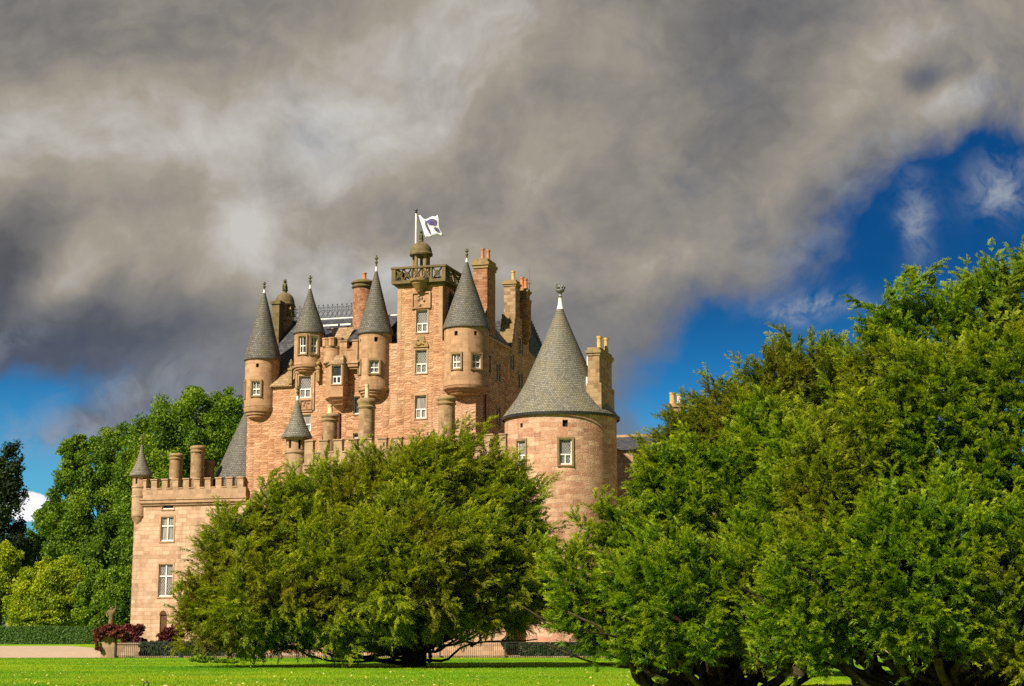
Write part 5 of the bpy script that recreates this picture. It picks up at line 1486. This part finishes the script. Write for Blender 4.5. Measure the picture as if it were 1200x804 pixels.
_, n_ = yew('yew_tree', 'darker yew whose uneven top shows between the bright spreading yew and the tallest', (at(930, 700, D3).x, D3, 0), lob, 'yew_dark', 45, density=4.0, blen=0.9, templates=BOUGHS_FAR, trunk_r=0.45, low_limbs=10, up=0.7, back=0.2, plume=1.2, pdens=2.6, nb=7, fill=1.5, skirt=lambda x, n: 1.9 + n)
NT_TOTAL += n_
D4 = 45.0
lob = [lobe(1035, 440, D4 + 1, 42, 62), lobe(1085, 395, D4 + 2, 56, 60), lobe(1150, 380, D4 + 2, 62, 66), lobe(1220, 370, D4 + 2, 70, 66), lobe(1090, 500, D4, 86, 100), lobe(1190, 500, D4, 96, 120),
       lobe(1010, 560, D4, 70, 100), lobe(985, 675, D4 - 1, 70, 88), lobe(945, 690, D4 - 1, 60, 80), lobe(965, 585, D4 - 0.5, 55, 85), lobe(1090, 670, D4 - 2, 110, 104), lobe(1200, 680, D4 - 2, 100, 100), lobe(1020, 400, D4 + 1, 20, 38), lobe(1110, 480, D4 + 2, 75, 75), lobe(1107, 535, D4 + 1, 60, 50), lobe(1195, 580, D4 - 1, 60, 60), lobe(1180, 560, D4 + 1, 80, 80), lobe(1300, 480, D4, 100, 140), lobe(1310, 640, D4 - 1, 110, 110)]
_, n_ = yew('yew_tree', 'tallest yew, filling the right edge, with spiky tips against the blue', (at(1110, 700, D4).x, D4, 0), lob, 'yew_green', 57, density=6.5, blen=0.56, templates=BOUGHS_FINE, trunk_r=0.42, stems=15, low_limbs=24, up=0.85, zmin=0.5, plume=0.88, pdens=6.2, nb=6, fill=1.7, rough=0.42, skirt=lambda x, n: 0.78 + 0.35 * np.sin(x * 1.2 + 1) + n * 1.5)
NT_TOTAL += n_

# --- leaders that stand clear of the skyline belong to the tall and the dark yew: long pointed boughs
def leaders(parent_ix, spots, D, mat, seed, ln, templates):
    r = np.random.default_rng(seed)
    root = [o for o in bpy.data.objects if o.name.startswith('yew_tree')][parent_ix]
    crown = [c for c in root.children if c.name.startswith('crown')][0]
    P, Dr, S = [], [], []
    for (px, py, dx, dz_) in spots:
        tip = at(px, py, D); d = Vector((dx, r.uniform(-0.3, 0.3), dz_)).normalized()
        L = ln
        for k in range(7):      # a leader: short boughs along a straight stem, longest at the foot
            t = k / 6
            q = tip - d * L * (1 - t)
            for s in range(2 if t < 0.9 else 1):
                dd = (d * (0.55 + t) + Vector((r.normal(0, 0.55), r.normal(0, 0.55), r.normal(0, 0.25))) * (1 - t * 0.8)).normalized()
                P.append(q - d * 0.25 - Vector(root.location)); Dr.append(dd); S.append(ln * (0.42 - 0.16 * t))
    V, T, tn = scatter_boughs(np.array(P), np.array(Dr), np.array(S), r.uniform(-1, 1, len(P)), np.full(len(P), -0.1), templates, r)
    me = crown.data
    n0 = len(me.vertices); t0 = len(me.polygons)
    V0 = np.empty(n0 * 3, np.float32); me.vertices.foreach_get('co', V0); T0 = np.empty(t0 * 3, np.int32); me.loops.foreach_get('vertex_index', T0)
    tn0 = np.empty(n0, np.float32); me.attributes['tint'].data.foreach_get('value', tn0)
    new = np_mesh('crown', np.concatenate([V0.reshape(-1, 3), V]), np.concatenate([T0.reshape(-1, 3), T + n0]), [M[mat]], np.concatenate([tn0, tn]))
    crown.data = new
    bpy.data.meshes.remove(me)
leaders(3, [(990, 345, -0.9, 0.45), (1000, 372, -0.9, 0.3), (1064, 312, 0.5, 0.8), (1108, 303, 0.7, 0.6), (1040, 330, -0.2, 1), (1180, 288, -0.5, 0.8), (1150, 302, -0.3, 1), (1130, 318, 0.2, 1), (1088, 318, -0.2, 1), (1020, 360, -0.5, 0.7), (1195, 300, 0.4, 0.9)], D4 + 1, 'yew_green', 3, 1.5, BOUGHS_FINE)
leaders(2, [(826, 460, 0.3, 1), (835, 464, 0.8, 0.6), (815, 482, -0.5, 0.8), (862, 445, -0.3, 1), (905, 402, -0.6, 0.8), (940, 398, 0.5, 0.9), (968, 392, 0.2, 1), (885, 420, -0.5, 1), (798, 508, -0.6, 0.7), (775, 515, -0.7, 0.4), (925, 405, 0, 1), (985, 400, 0.4, 1)], D3, 'yew_dark', 4, 1.5, BOUGHS_FAR)
leaders(0, [(505, 510, 0.4, 1), (553, 513, 0.7, 0.7), (470, 520, -0.2, 1), (362, 562, -0.5, 0.9), (344, 566, -0.3, 1), (318, 575, -0.5, 0.8), (232, 634, -0.7, 0.7), (238, 624, -0.8, 0.6), (600, 545, 0.7, 0.7), (633, 585, 0.8, 0.6), (645, 620, 0.9, 0.5), (654, 650, 0.9, 0.4), (585, 525, 0.8, 0.6), (430, 532, -0.2, 1), (262, 600, -0.6, 0.8), (395, 545, -0.4, 1)], D1, 'yew_olive', 5, 1.9, BOUGHS_FAR)

# --- broadleaved trees
def leaf_cloud(P, N, size, r, jitter=1.1):
    n = len(P)
    nn = norm(N + r.normal(0, jitter, (n, 3)))
    t = norm(np.cross(nn, r.normal(size=(n, 3)))); b = np.cross(nn, t)
    s = (size * r.uniform(0.55, 1.3, n))[:, None]
    V = np.stack([P - t * s * 0.55, P + b * s * 0.36 + nn * s * 0.08, P + t * s * 0.6, P - b * s * 0.36 + nn * s * 0.08], 1).reshape(-1, 3)
    k = np.arange(n)[:, None] * 4
    F = np.concatenate([k + np.array([[0, 1, 2]]), k + np.array([[0, 2, 3]])], 0)
    return V, F
def broadleaf(name, label, base, lobes, mat, seed, leaf=0.34, nleaf=60000, clumps=26, csize=0.26, trunk_r=0.45, group=None, spread=0.45, cat='tree', trunk=True):
    r = np.random.default_rng(seed)
    root = empty(name, base); tag(root, label, cat, group)
    b = np.array(base)
    lb = [(x - b[0], y - b[1], z, rx, ry, rz_) for x, y, z, rx, ry, rz_ in lobes]
    cl = []
    for (x, y, z, rx, ry, rz_) in lb:
        for _ in range(clumps):
            d = norm(r.normal(size=3)); q = r.uniform(0.55, 1.0)
            if d[1] > 0.4 and r.random() < 0.5: d[1] *= -1
            s = csize * r.uniform(0.4, 1.5)
            cl.append((x + d[0] * rx * q, y + d[1] * ry * q, max(0.3, z + d[2] * rz_ * q), rx * s, ry * s, rz_ * s * 0.8))
    A = np.array([c[3] * c[4] for c in cl]); A = A / A.sum()
    PP, NN, tn = [], [], []
    for c, a in zip(cl, A):
        n = max(6, int(nleaf * a))
        d = norm(r.normal(size=(n, 3)) + np.array([0, -0.15, 0.35]))
        q = r.uniform(0.2, 1.4, n)[:, None]
        PP.append(np.array(c[:3]) + d * np.array(c[3:]) * q); NN.append(d); tn.append(np.full(n, r.uniform(0.15, 0.75)) + r.normal(0, 0.15, n))
    P = np.concatenate(PP); N = np.concatenate(NN); tn = np.clip(np.concatenate(tn), 0, 1)
    ok = P[:, 2] > 0.1; P, N, tn = P[ok], N[ok], tn[ok]
    V, F = leaf_cloud(P, N, leaf, r)
    link('crown', np_mesh('crown', V, F, [M[mat]], np.repeat(tn, 4)), root)
    if trunk:
        parts = []
        zt = np.mean([l[2] for l in lb])
        t = np.linspace(0, 1, 7); parts.append(tube_np(np.stack([t * 0, t * 0, -0.1 + t * zt * 0.9], 1), trunk_r * (1.25 - 0.6 * t ** 0.6), 9))
        for l in lb:
            for _ in range(3): parts.append(limb((0, 0, zt * r.uniform(0.25, 0.7)), np.array(l[:3]) + r.normal(0, 0.4, 3) * np.array(l[3:]), trunk_r * 0.4, 0.05, r, 0.12))
        V, F = merge(parts); link('trunk', np_mesh('trunk', V, F, [M['bark']]), root)
    return root
DL = 262.0
broadleaf('broadleaf_tree', 'tall full crowned green tree rising directly behind the castle wing', (at(215, 700, DL).x, DL, 0),
          [lobe(238, 505, DL, 50, 52), lobe(205, 530, DL, 48, 60), lobe(262, 500, DL, 30, 45), lobe(175, 560, DL, 42, 65), lobe(230, 600, DL, 60, 70), lobe(180, 660, DL - 3, 45, 60)], 'leaf_mid', 5, 0.34, 210000, 110, 0.17)
DL2 = 272.0
broadleaf('broadleaf_tree', 'loose spreading green tree with sky showing through, left of the castle wing', (at(118, 700, DL2).x, DL2, 0),
          [lobe(140, 545, DL2, 42, 48), lobe(105, 555, DL2, 34, 42), lobe(88, 530, DL2, 20, 22), lobe(80, 590, DL2, 26, 40), lobe(150, 620, DL2, 40, 60), lobe(120, 610, DL2, 50, 60), lobe(85, 630, DL2, 34, 40), lobe(125, 680, DL2 - 3, 48, 55), lobe(65, 610, DL2 + 5, 22, 26)], 'leaf_mid', 8, 0.34, 190000, 90, 0.17)
DL3 = 285.0
broadleaf('dark_conifer', 'dark blue green conifer at the left edge, taller than its neighbours', (at(0, 700, DL3).x, DL3, 0),
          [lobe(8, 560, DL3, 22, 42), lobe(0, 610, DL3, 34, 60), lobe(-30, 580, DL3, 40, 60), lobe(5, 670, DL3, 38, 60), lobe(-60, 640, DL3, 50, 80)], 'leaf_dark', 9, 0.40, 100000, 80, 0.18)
DL4 = 300.0
broadleaf('broadleaf_tree', 'low dull green tree filling the gap beside the dark conifer', (at(52, 700, DL4).x, DL4, 0),
          [lobe(50, 640, DL4, 24, 38), lobe(70, 660, DL4, 30, 40), lobe(30, 690, DL4, 36, 40)], 'leaf_mid', 12, 0.42, 50000, 60, 0.2)
DL5 = 246.0
broadleaf('lime_shrub', 'large rounded yellow green shrub behind the clipped hedge', (at(62, 720, DL5).x, DL5, 0),
          [lobe(60, 690, DL5, 38, 36), lobe(38, 705, DL5, 26, 30), lobe(80, 705, DL5, 36, 34), lobe(25, 718, DL5, 16, 18), lobe(55, 725, DL5, 40, 20)], 'leaf_lime', 14, 0.30, 90000, 70, 0.2, 0.25, cat='shrub')
broadleaf('lime_tree', 'pale green tree cut off by the left edge of the view', (at(0, 720, DL5 + 6).x, DL5 + 6, 0),
          [lobe(0, 665, DL5 + 6, 24, 30), lobe(8, 690, DL5 + 6, 20, 32), lobe(-25, 690, DL5 + 6, 30, 50)], 'leaf_lime', 15, 0.32, 50000, 60, 0.2, 0.25)
broadleaf('green_shrub', 'mid green shrub behind the weathered statue', (at(125, 720, 240).x, 240, 0),
          [lobe(112, 712, 240, 24, 32), lobe(138, 705, 240, 26, 42)], 'leaf_mid', 16, 0.30, 50000, 50, 0.22, 0.2, cat='shrub')

# --- the far wood that closes the park
def far_wood():
    r = np.random.default_rng(77); VV, FF, TT, off = [], [], [], 0
    for i in range(120):
        x = r.uniform(-260, 300); y = 345 + r.uniform(0, 40); h = r.uniform(9, 16); rx = r.uniform(5, 9)
        n = 700; d = norm(r.normal(size=(n, 3)) + np.array([0, -0.3, 0.3]))
        P = np.array([x, y, h * 0.55]) + d * np.array([rx, rx, h * 0.5]) * r.uniform(0.6, 1.15, n)[:, None]
        V, F = leaf_cloud(P, d, 1.1, r); VV.append(V); FF.append(F + off); off += len(V); TT.append(np.repeat(np.clip(r.normal(r.uniform(0.2, 0.6), 0.15, n), 0, 1), 4))
    V = np.concatenate(VV); V[:, 2] = np.maximum(V[:, 2], 0.05)
    tag(link('woodland', np_mesh('woodland', V, np.concatenate(FF), [M['leaf_mid']], np.concatenate(TT))), 'far green woodland closing the park behind the castle', 'woodland', kind='stuff')
far_wood()
# --- clipped hedge
def hedge(x0, x1, y0, y1, h, n, seed):
    r = np.random.default_rng(seed)
    fx = r.random(n) * (x1 - x0) + x0
    side = r.random(n) < 0.6
    P = np.stack([fx, np.where(side, y0, r.uniform(y0, y1, n)), np.where(side, r.uniform(0, h, n), h)], 1)
    N = np.where(side[:, None], [[0, -1.0, 0.2]], [[0, -0.1, 1.0]])
    P = P + r.normal(0, 0.06, P.shape) + np.stack([np.zeros(n), 0.06 * np.sin(P[:, 0] * 0.9), 0.05 * np.sin(P[:, 0] * 0.7 + 1) * (P[:, 2] > h * 0.9)], 1)
    V, F = leaf_cloud(P, N, 0.24, r, 0.5)
    tn = np.clip(r.normal(0.5, 0.2, n), 0, 1)
    # solid heart of the hedge
    core = np.array([[x, y, z] for x in (x0 + .06, x1 - .06) for y in (y0 + .08, y1) for z in (0.0, h - 0.06)], float)
    cf = np.array([[0, 1, 5], [0, 5, 4], [1, 3, 7], [1, 7, 5], [4, 5, 7], [4, 7, 6], [0, 2, 3], [0, 3, 1], [2, 6, 7], [2, 7, 3]])
    F = np.concatenate([F, cf + len(V)]); V = np.concatenate([V, core]); tn = np.concatenate([np.repeat(tn, 4), np.full(8, 0.25)])
    return tag(link('clipped_hedge', np_mesh('clipped_hedge', V, F, [M['leaf_hedge']], tn)), 'long low clipped green hedge between the drive and the shrubs', 'hedge')
hy = 232.0
hp0 = at(-60, 740, hy); hp1 = at(112, 740, hy)
hedge(hp0.x, hp1.x, hy, hy + 1.5, at(50, 735.5, hy).z, 60000, 3)
# ------------------------------------------------------------------ garden things before the castle
FD = 113.4
def FX(px, D=FD): return at(px, 760, D).x
# stone gate pier under red creeper
p0, p1 = FX(118), FX(134)
pier_h = at(126, 748, FD).z
gp = empty('gate_pier', ((p0 + p1) / 2, FD + 0.4, 0)); tag(gp, 'squat stone gate pier half covered by rust red creeper', 'gate pier')
b = MB(); hw_ = (p1 - p0) / 2; b.box(-hw_, hw_, -0.4, 0.4, 0, pier_h); b.build('pier_shaft', 'greystone', gp)
b = MB(); b.box(-hw_ - 0.08, hw_ + 0.08, -0.48, 0.48, pier_h + 0.003, pier_h + 0.16); b.build('pier_cap', 'dressed', gp)
def bush(name, label, lobes, mat, seed, n, leaf, cat, base, group=None):
    return broadleaf(name, label, base, lobes, mat, seed, leaf, n, 22, 0.30, 0.08, group, cat=cat, trunk=False)
D_ = FD + 0.2
bush('red_creeper', 'rust red creeper spilling over the gate pier and down its left side', [lobe(128, 740, D_, 14, 7.5), lobe(118, 745, D_, 8, 9), lobe(116, 757, D_ - 0.3, 4.0, 9), lobe(141, 742, D_, 9, 7)], 'leaf_rust', 41, 9000, 0.15, 'creeper', (FX(126), FD + 0.4, 0))
D_ = 118.0
rb1 = bush('red_shrub', 'round clipped purple red shrub between the gate pier and the castle door', [lobe(157.5, 743, D_, 13, 11), lobe(150, 745, D_, 8, 9), lobe(158, 755, D_, 12, 9)], 'leaf_red', 42, 8000, 0.15, 'shrub', (at(157, 750, D_).x, D_, 0))
rb2 = bush('red_shrub', 'purple red shrub against the olive yew, in front of the castle door', [lobe(198, 743, D_ + 1, 12, 9), lobe(206, 740, D_ + 1, 9, 10), lobe(197, 752, D_ + 1, 13, 8)], 'leaf_red', 43, 8000, 0.15, 'shrub', (at(199, 750, D_).x, D_ + 1, 0))
# low garden wall behind the railings
gx0, gx1 = at(137, 760, 116).x, at(172, 760, 116).x
b = MB(); b.box(gx0, gx1, 116.0, 116.4, 0, 0.85); b.box(gx0 - 0.04, gx1 + 0.04, 115.95, 116.45, 0.853, 0.95)
tag(b.build('garden_wall', 'greystone'), 'low rubble stone wall behind the iron railings', 'wall')
# statue
def statue():
    """weathered garden figure: a draped body with raised arm, one continuous skin"""
    D = 150.0; p = at(129.5, 735, D); root = empty('statue', (p.x, D, 0))
    tag(root, 'weathered stone statue of a draped figure against the shrubs', 'statue')
    zb = at(129.5, 736, D).z; zt = at(129.5, 708, D).z; h = zt - zb
    b = MB(); b.box(-0.55, 0.55, -0.55, 0.55, 0, zb - 0.15); b.box(-0.65, 0.65, -0.65, 0.65, zb - 0.148, zb); b.build('pedestal', 'dressed', root)
    J = [((0.00, 0, zb), .26), ((0.01, 0, zb + .22 * h), .24), ((0.03, 0, zb + .42 * h), .21), ((0.02, 0, zb + .55 * h), .20), ((0.0, 0, zb + .70 * h), .22), ((0.0, 0, zb + .765 * h), .09), ((0.01, -.02, zb + .82 * h), .13), ((0.01, -.02, zb + .89 * h), .12)]
    ed = [(i, i + 1) for i in range(7)]
    J += [((.26, 0, zb + .72 * h), .10), ((.44, -.05, zb + .83 * h), .075), ((.40, -.1, zb + .97 * h), .06), ((-.27, -.02, zb + .70 * h), .10), ((-.36, -.12, zb + .54 * h), .08), ((-.2, -.28, zb + .46 * h), .065)]
    ed += [(4, 8), (8, 9), (9, 10), (4, 11), (11, 12), (12, 13)]
    me = bpy.data.meshes.new('figure'); me.from_pydata([j[0] for j in J], ed, [])
    o = link('figure', me, root); me.materials.append(M['mossstone'])
    sk = o.modifiers.new('skin', 'SKIN')
    for v, j in zip(me.skin_vertices[0].data, J): v.radius = (j[1], j[1])
    me.skin_vertices[0].data[0].use_root = True
    o.modifiers.new('smooth', 'SUBSURF').levels = 2; o.modifiers['smooth'].render_levels = 2
    me.update()
statue()
# iron railing
def railing():
    x0, x1 = FX(135), FX(1000)
    root = empty('iron_railing', (x0, FD, 0)); tag(root, 'black iron railing along the far edge of the lawn', 'railing')
    L = x1 - x0; b = MB(); n = int(L / 0.125)
    for i in range(n):
        x = i * 0.125
        b.box(x - 0.011, x + 0.011, -0.011, 0.011, 0.14, 0.98)
    b.box(0, L, -0.014, 0.014, 0.10, 0.139); b.box(0, L, -0.016, 0.016, 0.981, 1.03); b.box(0, L, 0.015, 0.03, 0.80, 0.83)
    b.build('rails', 'iron', root)
    for i in range(int(L / 4.25) + 1):
        b = MB(); x = i * 4.25
        b.box(x - 0.045, x + 0.045, -0.045, 0.045, 0, 1.12); b.lathe([(0.03, 1.121), (0.07, 1.17), (0.05, 1.22), (0, 1.26)], x, 0, 8)
        b.build('post', 'iron', root)
railing()
kb = MB(); kb.box(FX(135), FX(1000), FD + 0.12, FD + 0.42, 0, 0.13)
tag(kb.build('kerb', 'greystone'), 'low pale stone kerb along the foot of the iron railings', 'kerb', kind='structure')
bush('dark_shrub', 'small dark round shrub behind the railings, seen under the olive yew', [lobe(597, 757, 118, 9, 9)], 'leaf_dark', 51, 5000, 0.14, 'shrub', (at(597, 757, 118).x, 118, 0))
bush('lawn_shrub', 'low dark green clump at the left foot of the olive yew', [lobe(238, 773, 83, 12, 5), lobe(262, 776, 82, 16, 4)], 'leaf_mid', 52, 5000, 0.12, 'shrub', (at(245, 773, 83).x, 83, 0))
hedge2 = None
def low_leaf_strip(pa, pb, h, n, seed, label):  # dark leaves scattered over the front and top of a low strip
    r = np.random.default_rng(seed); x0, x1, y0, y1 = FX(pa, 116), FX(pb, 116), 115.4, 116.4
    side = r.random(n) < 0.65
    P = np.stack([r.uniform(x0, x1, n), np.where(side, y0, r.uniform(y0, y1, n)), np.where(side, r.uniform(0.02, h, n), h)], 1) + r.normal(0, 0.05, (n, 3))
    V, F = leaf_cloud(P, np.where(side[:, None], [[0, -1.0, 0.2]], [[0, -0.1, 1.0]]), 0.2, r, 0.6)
    tag(link('low_leaf_strip', np_mesh('low_leaf_strip', V, F, [M['leaf_dark']], np.repeat(np.clip(r.normal(0.4, 0.2, n), 0, 1), 4))), label, 'hedge')
low_leaf_strip(610, 1000, 0.85, 14000, 6, 'low dark strip of leaves behind the railings between the yew trunks')
low_leaf_strip(167, 265, 0.92, 5000, 7, 'dark leaf strip standing in for shade behind the railings under the purple red shrubs')  # added dark strip: stands in for the shade behind the railings
# small black hoop in the near lawn
hq = ground(171, 806)
b = MB(); b.tube([(-0.075 * math.cos(t) , 0, 0.10 + 0.085 * math.sin(t)) for t in np.linspace(-0.9, math.pi + 0.9, 18)], 0.021, 8)
for s in (-1, 1): b.tube([(0.047 * s, 0, 0.04), (0.055 * s, 0, -0.05)], 0.021, 8)
ho = tag(b.build('hoop', 'black'), 'small black hoop sticking up from the near lawn', 'hoop'); ho.location = (hq.x, hq.y, 0)

# --- grass blades and fallen leaves
def blades(n, seed):
    r = np.random.default_rng(seed)
    y = 50 * np.exp(r.random(n) * math.log(112.5 / 50)); x = r.uniform(-0.335, 0.335, n) * y
    h = r.uniform(0.02, 0.055, n); a = r.uniform(0, math.pi, n); w_ = r.uniform(0.006, 0.013, n)
    P = np.stack([x, y, np.zeros(n)], 1)
    d = np.stack([np.cos(a), np.sin(a), 0 * a], 1)
    V = np.stack([P - d * w_[:, None], P + d * w_[:, None], P + np.stack([r.normal(0, 0.018, n), r.normal(0, 0.018, n), h], 1)], 1).reshape(-1, 3)
    F = np.arange(n * 3).reshape(-1, 3)
    f = 0.52 + 0.30 * np.sin(x * 0.35 + 1.1 * np.sin(y * 0.16)) * np.sin(y * 0.21 + 0.5 * np.sin(x * 0.3))
    return tag(link('grass', np_mesh('grass', V, F, [M['blade']], np.repeat(np.clip(f + 0.18 * np.clip((80 - y) / 30, -1, 1) + r.normal(0, 0.16, n), 0, 1), 3))), 'short grass blades of the sunlit lawn', 'grass', kind='stuff')
blades(420000, 2)
def fallen(n, seed):
    r = np.random.default_rng(seed)
    y = 52 * np.exp(r.random(n) ** 1.2 * math.log(110 / 52)); x = r.uniform(-0.32, 0.32, n) * y
    P = np.stack([x, y, np.full(n, 0.045)], 1)
    V, F = leaf_cloud(P, np.tile([[0, -0.3, 1.0]], (n, 1)), 0.085, r, 0.5)
    return tag(link('fallen_leaves', np_mesh('fallen_leaves', V, F, [M['deadleaf']], np.repeat(r.random(n), 4))), 'pale yellow fallen leaves scattered over the lawn', 'leaves', kind='stuff')
fallen(750, 5)
print('foliage triangles', NT_TOTAL)
